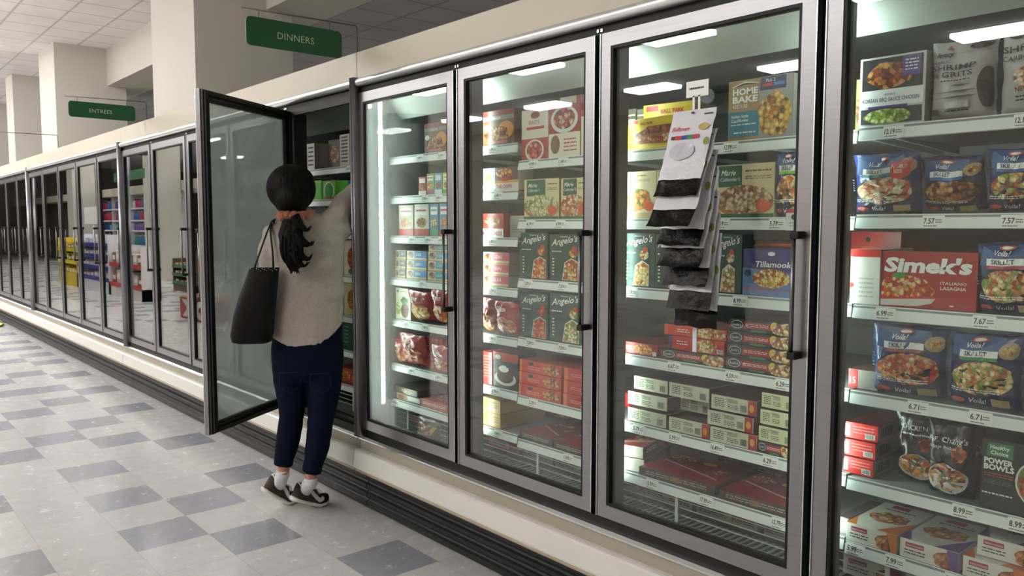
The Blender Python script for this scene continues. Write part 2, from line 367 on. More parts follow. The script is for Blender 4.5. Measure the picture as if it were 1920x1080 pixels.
# ceiling light panels
EM = bpy.data.materials.new('light_diffuser'); EM.use_nodes = True
eb = EM.node_tree.nodes['Principled BSDF']; eb.inputs['Base Color'].default_value = (.8, .8, .8, 1); eb.inputs['Emission Color'].default_value = (1, .98, .965, 1); eb.inputs['Emission Strength'].default_value = CEIL_W
def light_panel(x, y, z=CZ):
    t = thing('ceiling_light', (x, y, z), 'surface-mounted fluorescent panel on the white tile ceiling', 'ceiling light', 'fluorescent panels in the ceiling')
    f = MB()
    for a in ((-.61, -.58, -.305, .305), (.58, .61, -.305, .305), (-.58, .58, -.305, -.28), (-.58, .58, .28, .305)): f.box(a[0], a[1], a[2], a[3], -.012, 0, WHITE)
    f.build('frame', t, world=False)
    g = MB(); g.box(-.58, .58, -.28, .28, -.09, -.002, EM, .03); g.build('diffuser', t, world=False)  # hangs below the frame, shaped so its glowing sides light the ceiling
for y in (-9.9, -6.4, -3.2, -.15):
    for x in (-34.5, -28, -21.6, -18.1, -14.6, -11.3, -8.0, -4.6, -1.3, 2.2):
        if (x > -6 and y > -1) or (x > 0 and y > -9): continue       # the near stretch of the aisle has no panels
        light_panel(x, y)
for x in (-12.9, -16.2, -19.8, -23.4, -27, -31): light_panel(x, 1.25)  # extra row, added to brighten the far stretch of the aisle
for x in (-13, -5, 1): light_panel(x, 7.6, 3.78)  # rear panels added to light the area behind the columns
# ================================================================== FREEZER CASES
PITCH_X = .77; X0 = -1.0483
def KX(k): return X0-PITCH_X*k
ZT, ZB = 2.003, .412
LEDM = mat('#e9fff8', .3, emit=LED_W, name='led_lens')
GFOG = glass_mat('fogged_glass', .05, fog=(.02, .8, .47), fogcol='#c9d0cb')
GOPEN = glass_mat('frosted_open_glass', .02, tint=(.88, .92, .9, 1), fog=(.60, .68, .7), fogcol='#9ea6a2', pw=4.5)
def door(case, k, ang=0, glass=GLASS, lab=None):
    """door between X(k) and X(k-1), hinged on the left"""
    W = PITCH_X-.022; H = ZT-ZB; xl = KX(k)+.011
    d = MB(); s = .044
    for a in ((0, s, 0, H), (W-s, W, 0, H), (s, W-s, 0, s), (s, W-s, H-s, H)):
        d.box(a[0], a[1], 0, .022, a[2], a[3], STEEL)
        g = .0 if ang == 0 else -.0
        q = (a[0]+(.004 if a[0] == 0 else 0), a[1]-(.004 if a[1] == W else 0))
        d.box(q[0], q[1], .0222, .036, a[2]+(.004 if a[2] == 0 else 0), a[3]-(.004 if a[3] == H else 0), BLACK)
    # bright rolled lips along the stiles
    d.box(.0, .003, -.003, 0, 0, H, CHROME); d.box(W-.003, W, -.003, 0, 0, H, CHROME)
    o = d.build('door', case, loc=(0, 0, 0), world=False)
    cw = Vector(case['_w']); o.location = Vector((xl, D, ZB))-cw
    o.rotation_euler = (0, 0, -ang)
    if lab: o['label'] = lab
    gk = MB(); t = .009
    for a in ((s, s+t, s, H-s), (W-s-t, W-s, s, H-s), (s+t, W-s-t, s, s+t), (s+t, W-s-t, H-s-t, H-s)):
        gk.box(a[0], a[1], .002, .034, a[2], a[3], BLACKM)
    gk.build('gasket', o, world=False)
    if ang:   # magnetic seal on the inner face
        sl = MB()
        for a in ((.008, .03, .008, H-.008), (W-.03, W-.008, .008, H-.008), (.03, W-.03, .008, .03), (.03, W-.03, H-.03, H-.008)): sl.box(a[0], a[1], .0362, .048, a[2], a[3], BLACKM, .004)
        sl.build('door_seal', o, world=False)
    gl = MB(); gl.box(s+t, W-s-t, .012, .018, s+t, H-s-t, glass); gl.build('glass_pane', o, world=False)
    h = MB(); x = W-.022
    h.tube([(x-.012, -.03, .64), (x-.012, -.03, .95)], .006, mat('#7c7d80', .3, 1), 10)
    for z in (.634, .95):
        h.box(x-.02, x+.004, -.038, 0, z-.01, z+.01, BLACKM, .004)
    h.build('handle', o, world=False); return o
def led_strip(case, x, nx, ny, z0=.52, z1=1.93, y=2.035):
    n = Vector((nx, ny, 0)).normalized(); t = Vector((-n.y, n.x, 0)); c = Vector((x, y, 0)); b = MB()
    def q(a, bb, z): v = c+t*a+n*bb; return (v.x, v.y, z)
    for (a0, a1, b0, b1, za, zb, mt) in [(-.013, .013, -.008, .004, z0, z1, WHITE)]+[(-.009, .009, .0042, .007, z0+.01+i*.056, z0+.058+i*.056, LEDM) for i in range(int((z1-z0)/.056))]:
        b.add([q(a, bb, z) for a in (a0, a1) for bb in (b0, b1) for z in (za, zb)], [(0, 1, 3, 2), (4, 6, 7, 5), (0, 4, 5, 1), (2, 3, 7, 6), (0, 2, 6, 4), (1, 5, 7, 3)], mt)
    b.build('light_strip', case, loc=(x, y, z0))
def case_section(k0, k1, label, doors=(), leds=True, dim=False, seam=True):
    """from X(k1) (far) to X(k0) (near)"""
    xa, xb = KX(k1), KX(k0)
    c = thing('freezer_case', ((xa+xb)/2, 2.4, 0), label, 'freezer', 'glass door freezer cases along the aisle')
    L = (xa, 1.95, 0)
    b = MB(); b.box(xa+.002, xb-.002, 1.95, 1.968, 2.072, 2.193, FASC); b.box(xa+.002, xb-.002, 1.968, 2.95, 2.18, 2.193, FASC); b.build('fascia', c, loc=L)
    b = MB(); n = 10
    prof = [(1.944-.019*math.cos(-math.pi*.55+math.pi*1.1*i/n), 2.0515+.0195*math.sin(-math.pi*.55+math.pi*1.1*i/n)) for i in range(n+1)]
    b.loft([[(x, y, z) for y, z in prof] for x in (xa+.022, xb-.022)], RAIL, cap=False, closed=False); b.box(xa+.022, xb-.022, 1.947, 1.97, 2.034, 2.07, STEEL); b.build('top_rail', c, loc=L)
    b = MB(); b.box(xa+.02, xb-.02, 1.958, 1.975, ZT-.03, 2.036, BLACKM)
    for k in range(int(k0)+1, int(k1)):
        b.box(KX(k)-.034, KX(k)+.034, 1.985, 2.06, .43, 1.99, mat('#303435', .5))
        for dx in (-.008, .008): b.box(KX(k)+dx-.004, KX(k)+dx+.004, 1.953, 1.9578, 2.012, 2.022, CHROME)
    b.box(xa+.02, xb-.02, 1.985, 2.015, .375, .425, BLACKM); b.box(xa+.02, xb-.02, 1.985, 2.015, 1.985, 2.03, DKGREY)
    b.box(xa+.02, xb-.02, 1.96, 1.986, .374, .404, BLACKM)
    b.build('door_frame', c, loc=L)
    for xx, dx in ((xa, 1), (xb, -1)):
        b = MB(); cx = xx+dx*.0115; r = .0105
        b.prismz([(cx-r, 1.975), (cx-r, 1.945)]+[(cx-r*math.cos(math.pi*i/8), 1.945-.03*math.sin(math.pi*i/8)) for i in range(1, 8)]+[(cx+r, 1.945), (cx+r, 1.975)], .372, 2.074, STEEL, True)
        b.box(cx-r+dx*.0115, cx+r+dx*.012, 1.975, 2.03, .38, 2.03, BLACK); b.build('end_post', c, loc=(xx, 1.95, .37))
    b = MB(); b.prism([(1.97, .356), (1.936, .356), (1.93, .362), (1.93, .368), (1.94, .376), (1.97, .378)], xa+.002, xb-.002, CHROME); b.build('sill_trim', c, loc=L)
    b = MB(); b.box(xa+.002, xb-.002, 1.942, 1.99, .2, .356, TANM); b.build('lower_panel', c, loc=L)
    b = MB(); b.prism([(1.9415, .222), (1.9415, .312), (1.925, .3125), (1.913, .311), (1.906, .305), (1.899, .235), (1.9, .227), (1.908, .222)], xa+.003, xb-.003, CREAM)
    b.prism([(1.94, .205), (1.94, .2215), (1.912, .2215), (1.908, .216), (1.91, .208), (1.918, .205)], xa+.003, xb-.003, mat('#b5a48c', .4)); b.build('bumper', c, loc=L)
    b = MB(); prof = [(2.03, 0.0), (1.992, 0.0)]
    for i in range(4):
        z = .012+i*.044; prof += [(1.978, z), (1.972, z+.012), (1.972, z+.026), (1.982, z+.032), (1.986, z+.04)]
    prof += [(1.986, .198), (2.03, .198)]
    b.prism(prof, xa+.003, xb-.003, mat('#14161a', .45, spec=.35, name='dark_kick_plastic'))
    b.build('kick_plate', c, loc=L)
    # insulated box
    lin_ = LINER if not dim else mat('#2b2e2e', .5)  # unlit cases: the interior shade is put into a darker liner colour
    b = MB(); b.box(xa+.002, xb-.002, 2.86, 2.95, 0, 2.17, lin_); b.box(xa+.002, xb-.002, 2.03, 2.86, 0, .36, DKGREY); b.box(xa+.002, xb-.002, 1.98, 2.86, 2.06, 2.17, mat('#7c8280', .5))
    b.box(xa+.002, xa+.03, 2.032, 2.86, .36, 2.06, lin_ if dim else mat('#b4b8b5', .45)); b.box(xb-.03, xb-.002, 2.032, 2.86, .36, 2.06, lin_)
    b.build('insulated_body', c, loc=(xa, 2.4, 0))
    b = MB(); b.prism([(2.05, 2.03), (2.05, 2.06), (2.2, 2.06), (2.2, 1.93), (2.19, 1.905), (2.175, 1.9)], xa+.03, xb-.03, mat('#dfe5dd' if not dim else '#6f7472', .45));  # duct darkened in unlit cases too, shade put into its colour
    b.box(xa+.03, xb-.03, 2.2, 2.8, 1.925, 1.935, mat('#5c6160', .5)); b.build('air_duct', c, loc=(xa, 2.1, 1.9))
    for k, (ang, g, lab) in doors.items(): door(c, k, ang, g, lab)
    return c
def shelf(case, xa, xb, z, tags=(), yf=2.095, yb=2.72, lean=.006, name='shelf', legs=False):
    b = MB(); b.box(xa, xb, yf+.006, yb, z-.012, z-.002, mat('#8b908e', .45)); b.prism([(yf, z-.034), (yf+.005, z-.036), (yf+.012, z-.002), (yf+.008, z+.001)][::-1], xa, xb, WHITE)
    x = xa+.02
    for q in range(int((xb-xa)/.33)+1): # brackets
        xx = min(xb-.02, xa+.02+q*.33); b.prism([(yf+.03, z-.013), (yb, z-.013), (yb, z-.035)], xx-.003, xx+.003, WHITE)
    s = b.build(name, case, loc=((xa+xb)/2, yf, z))
    for (tx, price, *o) in tags:
        t = MB(); wd = .052 if not o else o[0]
        def fn(u, v, e): return (tx+u*wd, yf-.0012-e+(v*.007), z-.036+.002+v*.031)
        t.add([fn(0, 0, 0), fn(1, 0, 0), fn(1, 1, 0), fn(0, 1, 0)], [(0, 1, 2, 3)], WH)
        t.add([(v[0], v[1]+.0008, v[2]) for v in (fn(0, 0, 0), fn(1, 0, 0), fn(1, 1, 0), fn(0, 1, 0))], [(3, 2, 1, 0)], WH)
        art(t, fn, [('t', price, .08, .35, .42, INK, {'fit': .5, 'b': .02}), ('l', .62, .35, .92, .7, 2, INK), ('l', .1, .06, .7, .22, 1, INK)], wd, .031)
        t.build('price_tag', s, loc=(tx, yf, z-.03))
    return s
dr = {k: (0, GLASS, None) for k in (-1, 0, 1, 2)}; dr[3] = (0, GFOG, None)
dr[3] = (0, GFOG, 'fogged glass door with a hazy left half')
S0 = case_section(-2, 3, 'nearest white-lit freezer case packed with frozen dinners', dr)
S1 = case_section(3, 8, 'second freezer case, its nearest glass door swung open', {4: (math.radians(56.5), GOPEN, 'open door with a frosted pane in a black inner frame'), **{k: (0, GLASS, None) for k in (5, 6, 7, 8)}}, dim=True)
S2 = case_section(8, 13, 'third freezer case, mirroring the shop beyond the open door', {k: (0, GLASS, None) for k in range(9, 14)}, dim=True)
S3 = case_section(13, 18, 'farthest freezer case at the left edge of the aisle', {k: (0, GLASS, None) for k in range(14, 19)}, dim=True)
led_strip(S0, KX(3)+.058, 1, .05, z1=1.985)
for k in (2, 1, 0): led_strip(S0, KX(k)-.022, -.05, 1, z1=1.985, y=2.07)
led_strip(S0, KX(-1)-.02, -.5, .9)
ZA = [1.645, 1.415, 1.175, .942, .703, .523]
ZBm = [1.640, 1.410, 1.177, .944, .708, .53]
ZC = [1.712, 1.526, 1.338, 1.135, .935, .717, .541]
ZD = [1.700, 1.53, 1.353, 1.12, .905, .717, .529]
def tx_(px, py): return onY(px, py, 2.095).x
# shelves with their tags
TA = [[(1655, 238, '12.19'), (1900, 212, '12.19')], [(1728, 412, '7.57'), (1875, 412, '7.57')], [(1640, 583, '6.99'), (1822, 597, '7.67')],
      [(1700, 757, '6.71'), (1815, 775, '6.71')], [(1784, 945, '8.99'), (1888, 976, '8.99')], [(1658, 1045, '7.99'), (1585, 1022, '5.99'), (1770, 1078, '7.99')]]
for z, T in zip(ZA, TA): shelf(S0, X0+.03, .46, z, [(tx_(a, b_), p) for a, b_, p in T])
TB = [[(1355, 268, '12.99'), (990, 300, '9.99'), (1045, 298, '11.49')], [(1340, 413, '5.19'), (1440, 412, '5.79'), (1040, 420, '6.99'), (985, 420, '4.29')],
      [(1172, 545, '7.59'), (1372, 562, '8.99'), (980, 530, '7.59'), (1045, 538, '7.59')],
      [(1250, 682, '6.67'), (1358, 703, '4.59'), (1452, 716, '6.29'), (985, 640, '7.59'), (1045, 650, '7.59')],
      [(1185, 797, '5.79'), (1252, 812, '5.99'), (1330, 836, '16.49'), (1428, 858, '6.29'), (990, 757, '5.29')],
      [(1210, 900, '15.99'), (1310, 932, '17.99'), (1445, 975, '15.79'), (1055, 852, '13.99')]]
for z, T in zip(ZBm, TB): shelf(S0, -2.383, X0+.026, z, [(tx_(a, b_), p) for a, b_, p in T])
TC = [[(780, 296, '5.49'), (820, 292, '5.49'), (915, 279, '4.99')], [(790, 372, '5.99'), (815, 368, '2.99'), (925, 367, '6.49')],
      [(765, 450, '3.49'), (795, 450, '6.99'), (820, 450, '4.99'), (915, 452, '8.49')], [(785, 530, '2.99'), (915, 545, '3.29')],
      [(755, 608, '6.29'), (790, 612, '7.99'), (915, 632, '7.99')], [(765, 692, '8.99'), (815, 704, '6.99'), (920, 728, '6.79')], [(735, 750, '4.99'), (925, 806, '9.49')]]
for z, T in zip(ZC, TC): shelf(S0, KX(3)+.035, -2.387, z, [(tx_(a, b_), p) for a, b_, p in T])
for z in ZD: shelf(S1, KX(5)+.03, KX(3)-.035, z, [(onY(640, 320, 2.095).x, '4.99')] if z in (1.7,) else [], yf=2.12)
# wire deck grille at the bottom of the lit case, and the wire legs under the lowest shelf
def deck(case, xa, xb, z=.40, step=.024):
    b = MB(); WM = mat('#9ea5a4', .4, name='grey_wire')
    n = int((xb-xa)/step)
    for i in range(n): x = xa+step*(i+.5); b.box(x-.0045, x+.0045, 2.06, 2.2, z-.002, z+.002, WM)
    for y in (2.06, 2.13, 2.2): b.box(xa, xb, y-.003, y+.003, z-.006, z-.002, WM)
    b.build('deck_grille', case, loc=(xa, 2.1, z))
    w_ = MB()
    for i in range(int((xb-xa)/.34)):
        x = xa+.1+i*.34
        w_.box(x-.006, x+.006, 2.115, 2.12, z-.02, ZBm[5]-.03, WHITE)
    for zz in (.425, .45, .475, .5): w_.box(xa, xb, 2.128, 2.131, zz-.0012, zz+.0012, WHITE)
    w_.build('wire_fence', case, loc=(xa, 2.12, z))
deck(S0, -2.383, X0+.02); deck(S0, X0+.04, .44); deck(S0, KX(3)+.05, -2.39); deck(S1, KX(5)+.05, KX(3)-.05)
# ------------------------------------------------------------------ hanging aisle signs
SG = mat('#1f5a34', .5, 0, .03, 3, name='green_sign_board'); SGT = mat('#c9d8b4', .5, name='pale_sign_letter'); WIRE = mat('#77706a', .35, 1, name='thin_rod')
def aisle_sign(x, ya, yb, za, zb, text, label, fy=1.985, arm=True):
    t = thing('aisle_sign', (x, fy, 2.193), label, 'sign', 'green signs over the freezers')
    b = MB(); r = .022; pts = []
    for cy, cz, a0 in ((yb-r, zb-r, 0), (ya+r, zb-r, 90), (ya+r, za+r, 180), (yb-r, za+r, 270)):
        for i in range(5): a = math.radians(a0+i*22.5); pts.append((cy+r*math.cos(a), cz+r*math.sin(a)))
    b.prism(pts, x-.004, x+.004, SG)
    def fn(u, v, e): return (x+.004+e, ya+(yb-ya)*u, za+(zb-za)*v)
    art(b, fn, [('t', text, .31 if text == 'DINNERS' else .30, .36, .24, SGT, {'sp': 1.05, 'b': -.004})], yb-ya, zb-za)
    b.build('board', t, loc=(x, (ya+yb)/2, za))
    b = MB(); zt = zb+.03; b.tube([(x, fy, 2.1945), (x, fy, zt+.005), (x, fy-.01, zt+.012), (x, ya-.02, zt)], .0035, WIRE, 6)
    for y in (ya+.06, yb-.06): b.tube([(x, y, zt+.004), (x, y, zb-.002)], .0018, WIRE, 5)
    b.build('bracket', t, loc=(x, fy, 2.19))
aisle_sign(-3.41, 1.44, 1.90, 2.165, 2.288, 'DINNERS', 'larger green aisle sign reading DINNERS above the open door')
aisle_sign(-6.62, 1.44, 1.90, 2.185, 2.3, 'ENTRÉES', 'smaller green aisle sign reading ENTRÉES before the columns')
# third bracket: its board is just outside the frame to the left
aisle_sign(-9.64, 1.0, 1.42, 2.18, 2.3, '', 'thin sign rod rising from the fascia at the far left')
# ================================================================== FROZEN FOOD
def finish(b, name, X, Y, Z, label, cat, group, rz=0, lean=0):
    o = b.build(name, world=False, loc=(X, Y, Z), rot=(lean, 0, rz)); return tag(o, label, cat, group)
def carton(X, Y, Z, W, H, Dp, front, label, cat='frozen food box', group=None, fa=(), ta=(), top=None, side=None, sa=(), rz=0, lean=0, name='food_carton', la=None):
    """box centred on X with its front at Y; art on the front (fa), the top (ta) and the right side (sa)"""
    b = MB(); r = .0015
    b.box(-W/2, W/2, 0, Dp, 0, H, front, r)
    side = side or front; top = top or side
    for f_, mt in ((lambda u, v, e: (-W/2+W*u, -e, H*v), front), (lambda u, v, e: (-W/2+W*u, Dp*v, H+e), top), (lambda u, v, e: (W/2+e, Dp*u, H*v), side)):
        if mt is not front: b.add([f_(.01, .01, .0002), f_(.99, .01, .0002), f_(.99, .99, .0002), f_(.01, .99, .0002)], [(0, 1, 2, 3)], mt)
    art(b, lambda u, v, e: (-W/2+W*u, -e, H*v), fa, W, H)
    art(b, lambda u, v, e: (-W/2+W*u, Dp*v, H+e), ta, W, Dp)
    art(b, lambda u, v, e: (W/2+e, Dp*u, H*v), sa, Dp, H)
    return finish(b, name, X, Y, Z, label, cat, group, rz, lean)
def bag(X, Y, Z, W, H, T, mt, label, fa=(), back=None, cat='frozen food bag', group=None, rz=0, lean=.12, name='food_bag', seed=0, wr=.006, gus=True):
    """pillow pouch standing on its bottom, crimped top and bottom"""
    off = Vector((seed*3.1, 1.7, seed*.7))
    def P(u, v, sgn, e=0):
        su = max(0, math.sin(math.pi*min(1, max(0, u))))**.42; sv = (max(0, math.sin(math.pi*min(1, max(0, v))**.8)))**.5
        x = (-W/2+W*u); pin = 1-.05*math.sin(math.pi*v); 
        topn = .5*(1+math.cos(math.pi*min(1, max(0, (v-.82)/.18)))) if v > .82 else 1
        n = noise.noise(Vector((u*4, v*5, 0))+off)*wr*1.6+noise.noise(Vector((u*11, v*13, 3))+off)*wr*.8+abs(noise.noise(Vector((u*6, v*22, 7))+off))*wr*.6
        y = T/2-sgn*(T/2*su*sv+(n if 0 < u < 1 else 0)*su)-sgn*e
        z = H*v+noise.noise(Vector((u*3, 9, v))+off)*.008*v
        return (x*pin+noise.noise(Vector((v*5, 4, u))+off)*.004, y, z)
    b = MB(); n, k = 18, 22
    for sgn in (1, -1):
        vs = [P(i/n, j/k, sgn) for j in range(k+1) for i in range(n+1)]
        fs = [(j*(n+1)+i, j*(n+1)+i+1, (j+1)*(n+1)+i+1, (j+1)*(n+1)+i) for j in range(k) for i in range(n)]
        b.add(vs, fs if sgn > 0 else [f[::-1] for f in fs], mt if sgn > 0 else (back or mt), True)
    art(b, lambda u, v, e: P(u, v, 1, e*3+.0022), fa, W, H)
    return finish(b, name, X, Y, Z, label, cat, group, rz, lean)
def M_(h, r=.35, **k): return mat(h, r, **k)
def FOIL(h): return mat(h, .22, 0, .12, 30, .25, 90, coat=.5)
def xs(xl, xr, ym, yf):
    a = onY(xl, ym, yf).x; b_ = onY(xr, ym, yf).x; return (a+b_)/2, abs(b_-a)
def put(xl, xr, ytop, zb, yf=2.112, yref=None):
    """size of a front face seen between two sight lines, standing at height zb"""
    yr = yref or ytop+60; X, W = xs(xl, xr, yr, yf); Ht = onY((xl+xr)/2, ytop, yf).z-zb
    return dict(X=X, Y=yf, Z=zb+.0012, W=W, H=Ht)
NAVY, DPUR, RD, DRED, GRN, YEL, ORG, BLK = M_('#1d2f5e'), M_('#3a2c5c'), M_('#c3231f'), M_('#7c1512'), M_('#123e30'), M_('#e5c52a'), M_('#d8501c'), M_('#17181a')
TEAL, KRAFT, LGREY, PURP, SKY, CRE, PINK = M_('#1f7a90'), M_('#a98c62', .6), M_('#b9b4b0', .45, noise_amt=.08, nscale=25), M_('#5a4488'), M_('#3f7fc0'), M_('#e6ddc4'), M_('#d1436a')
BOWL, LTEXT = M_('#dcdad4', .3), M_('#f4f2ea', .4)
# ---- right-hand section, top shelf
z = ZA[0]
def skillet_bag(d, label, seed, tint='#1d2f66', text2=None, lean=.14, band='#3c7a3a', big=True, pal=PASTA, T=.075, word='SKILLET', rz=0):
    fa = [('r', .06, .02, .94, .30, M_('#1a2450')), ('e', .52, .40, .46, .25, M_('#0f1320')), ('e', .52, .41, .43, .23, food(pal, 55), .03),
          ('p', [(.1, .97), (.8, .97), (.86, .72), (.5, .62), (.08, .70)], M_('#1f4f86')), ('e', .48, .935, .12, .035, M_('#b84a3a')), ('e', .48, .935, .08, .02, WH),
          ('t', 'Voila!' if big else 'Bird', .3, .83, .07, WH, {'s': .3, 'b': .01}), ('r', .2, .70, .74, .79, WH), ('t', word, .27, .72, .06, NAVY, {'fit': .4, 'b': .02}),
          ('r', .2, .655, .74, .70, M_(band)), ('e', .88, .8, .13, .11, M_('#b8a078', .5)), ('e', .88, .8, .08, .06, food(CHEESE, 90)),
          ('e', .2, .1, .1, .035, M_('#c04a3a')), ('t', 'Voila!', .36, .07, .07, WH, {'s': .3}), ('r', .66, .05, .9, .16, M_('#b29a6c')), ('l', .1, .22, .8, .28, 2, WH), ('l', .02, .4, .07, .62, 5, SKY)]
    if text2: fa += text2
    return bag(d['X'], d['Y'], d['Z'], d['W'], d['H']*1.03, T, FOIL(tint), label, fa, seed=seed, lean=lean, group='blue skillet dinner bags', rz=rz, back=M_('#8d93a0', .3))
d = put(1612, 1735, 104, z, yref=170)
o_ = carton(**d, Dp=.07, front=M_('#ded9d6'), label='white tray meal reading KOREAN BBQ SAUCE CHICKEN on the top right shelf', cat='frozen meal', side=M_('#a8a5a0'), name='tray_meal',
       fa=[('r', .04, .5, .96, .97, BLK), ('p', [(.08, .52), (.92, .52), (.92, .88), (.84, .95), (.16, .95), (.08, .88)], M_('#2a2a2c')), ('e', .46, .72, .34, .19, food('9A4A22 C9743A 6E2E14 D89A5A', 42), .05),
           ('r', .66, .68, .93, .97, PURP), ('l', .7, .74, .9, .92, 4, WH), ('r', .02, .28, .98, .52, M_('#ecebe9')), ('t', 'KOREAN BBQ SAUCE CHICKEN', .06, .345, .055, DPUR, {'fit': .86, 'force': 1, 'b': .01}), ('t', 'kevin\'s', .4, .43, .04, INK, {'s': .3}),
           ('r', .15, .25, .75, .285, PURP), ('r', .04, .03, .96, .25, M_('#3a3540')), ('e', .45, .13, .36, .11, food(GREEN, 70), .03)])
d = put(1738, 1863, 72, z, yref=150)
bag(d['X'], d['Y'], d['Z'], d['W'], d['H'], .07, LGREY, 'grey zip bag reading GARLIC SHRIMP & GRITS beside the tray meal', lean=.03, group='grey seafood meal bags', seed=3, wr=.004,
    fa=[('e', .8, .9, .17, .045, M_('#4a4643')), ('r', .0, .83, 1, .835, M_('#8d8782')), ('t', 'legacy', .12, .8, .06, INK, {'s': .35, 'b': .03}), ('p', [(.28, .89), (.33, .94), (.4, .88)], M_('#a84a42')),
        ('t', 'GARLIC', .05, .715, .035, INK, {'fit': .32, 'force': 1}), ('t', 'SHRIMP', .04, .625, .065, INK, {'fit': .72, 'force': 1, 'b': .008}), ('t', '& GRITS', .06, .53, .065, INK, {'fit': .66, 'force': 1, 'b': .008}),
        ('l', .2, .46, .7, .5, 1, INK), ('e', .93, .36, .14, .25, M_('#625c58')), ('r', .3, .14, .66, .22, M_('#c9c5bf')), ('r', .08, .06, .2, .14, M_('#6d6763')), ('l', .3, .08, .66, .12, 1, INK)]+
       [('p', [(0, q), (1, q+.02), (1, q+.024), (0, q+.006)], M_('#8f8984')) for q in (.42, .34, .27)])
d = put(1868, 1990, 38, z, yref=150)
bag(d['X'], d['Y'], d['Z'], d['W'], d['H'], .07, LGREY, 'grey zip bag reading SHRIMP CARBONARA at the right edge of the top shelf', lean=.03, group='grey seafood meal bags', seed=5, wr=.004,
    fa=[('e', .45, .88, .33, .06, M_('#3a3a3c')), ('t', 'legacy', .2, .86, .06, WH, {'s': .35, 'b': .03}), ('p', [(.3, .92), (.42, .98), (.55, .92)], M_('#4a4a4c')), ('t', 'SHRIMP', .06, .675, .07, INK, {'fit': .85, 'force': 1, 'b': .012}),
        ('t', 'CARBONARA', .06, .58, .055, INK, {'fit': .88, 'force': 1, 'b': .01}), ('e', .6, .4, .35, .12, food('C98A62 E8B48A B0603A E8D8C0', 50)), ('t', 'NEW', .3, .24, .05, M_('#8a2a22'), {'b': .02}), ('l', .3, .12, .7, .2, 2, INK)])
d = put(1604, 1616, 150, z, yf=2.16); carton(**d, Dp=.06, front=M_('#7f8f4a'), label='sliver of a green tray meal behind the white one', cat='frozen meal', name='tray_meal', fa=[('e', .5, .4, .4, .3, food(ORANGE, 60))])
# ---- second shelf
z = ZA[1]
d = put(1597, 1722, 296, z, yref=350)
skillet_bag(d, 'skillet dinner bag with a red family size burst, leaning at the post', 1, tint='#2a3a7c', lean=.2, band='#23909a', pal='E9CFA0 F0DEB8 D98A5E C4532A E0B070', text2=[('p', [(.66, .86), (.95, .9), (.93, .66), (.8, .6), (.64, .64)], RD), ('t', 'FAMILY', .68, .77, .055, WH, {'fit': .24, 'b': .02}), ('t', 'SIZE', .72, .7, .05, WH, {'fit': .2, 'b': .02})])
d = put(1684, 1716, 300, z, yref=350, yf=2.27); bag(d['X'], d['Y'], d['Z'], d['W']*1.3, d['H'], .07, FOIL('#5c1f3c'), 'maroon foil bag standing sideways between two blue skillet bags', seed=9, lean=.1, fa=[('r', .5, .1, .95, .5, M_('#8d8890')), ('l', .55, .15, .9, .45, 6, WH)])
d = put(1728, 1848, 300, z, yf=2.17, yref=350)
skillet_bag(d, 'shadowed skillet dinner bag set back behind the price 7.57', 2, tint='#1a2c58', lean=.35, band='#2f6ab0', pal=BROWN)
d = put(1845, 1968, 282, z, yref=350)
skillet_bag(d, 'skillet dinner bag at the right edge of the second shelf', 3, tint='#1e3470', lean=.12, band='#4a5aa0', pal=STIR)
# ---- third shelf
z = ZA[2]
d = put(1594, 1688, 433, z+.002, yf=2.3, yref=500); carton(**d, Dp=.2, front=M_('#9c1d1a'), label='deep red carton with a round black seal, behind the lasagne boxes', fa=[('e', .35, .88, .05, .04, BLK), ('l', .25, .74, .5, .78, 1, M_('#c05a4a')), ('e', .3, .3, .25, .2, food(RED, 50))])
d = put(1594, 1650, 468, z, yref=520)
carton(**d, Dp=.2, front=M_('#ddd9d0'), label='white end of a carton with a red band, left of the big lasagne box', group='lasagne boxes on the right', fa=[('r', 0, .86, 1, 1, RD), ('l', .3, .1, .8, .5, 5, M_('#b8b2a8')), ('e', 0, .35, .12, .07, food(RED, 60))])
d = put(1653, 1833, 473, z, yref=520)
carton(**d, Dp=.21, front=M_('#a8242a'), label='large red lasagne box with big white script', group='lasagne boxes on the right', side=M_('#8c1a1e'),
       fa=[('r', .0, .0, .02, 1, M_('#7c1a1a')), ('e', .27, .32, .30, .25, food('E89A3A D8482A C4341E F0C890 B42A1E', 60), .04), ('p', [(0, .14), (.6, .2), (.55, .1), (.4, .04), (0, .02)], M_('#d8cfc6')), ('p', [(0, .17), (.6, .23), (.6, .19), (0, .13)], M_('#c8382a')),
           ('e', .2, .57, .08, .05, M_('#3f8a2a'), .1), ('t', "Simek's", .03, .64, .24, LTEXT, {'fit': .92, 'force': 1, 'b': .045, 's': .12}), ('t', 'ITALIANO', .64, .44, .05, LTEXT, {'fit': .26, 'force': 1}), ('t', 'LASAGNA', .64, .35, .055, LTEXT, {'fit': .26, 'force': 1, 'b': .01}), ('l', .74, .05, .8, .1, 1, LTEXT)])
d = put(1826, 1962, 462, z, yref=520)
skillet_bag(d, 'skillet dinner bag right of the big red lasagne box', 4, tint='#1f3b63', lean=.14, band='#b8405a', pal='D89A5A E8C080 8FA34A C4602A F0DCA8')
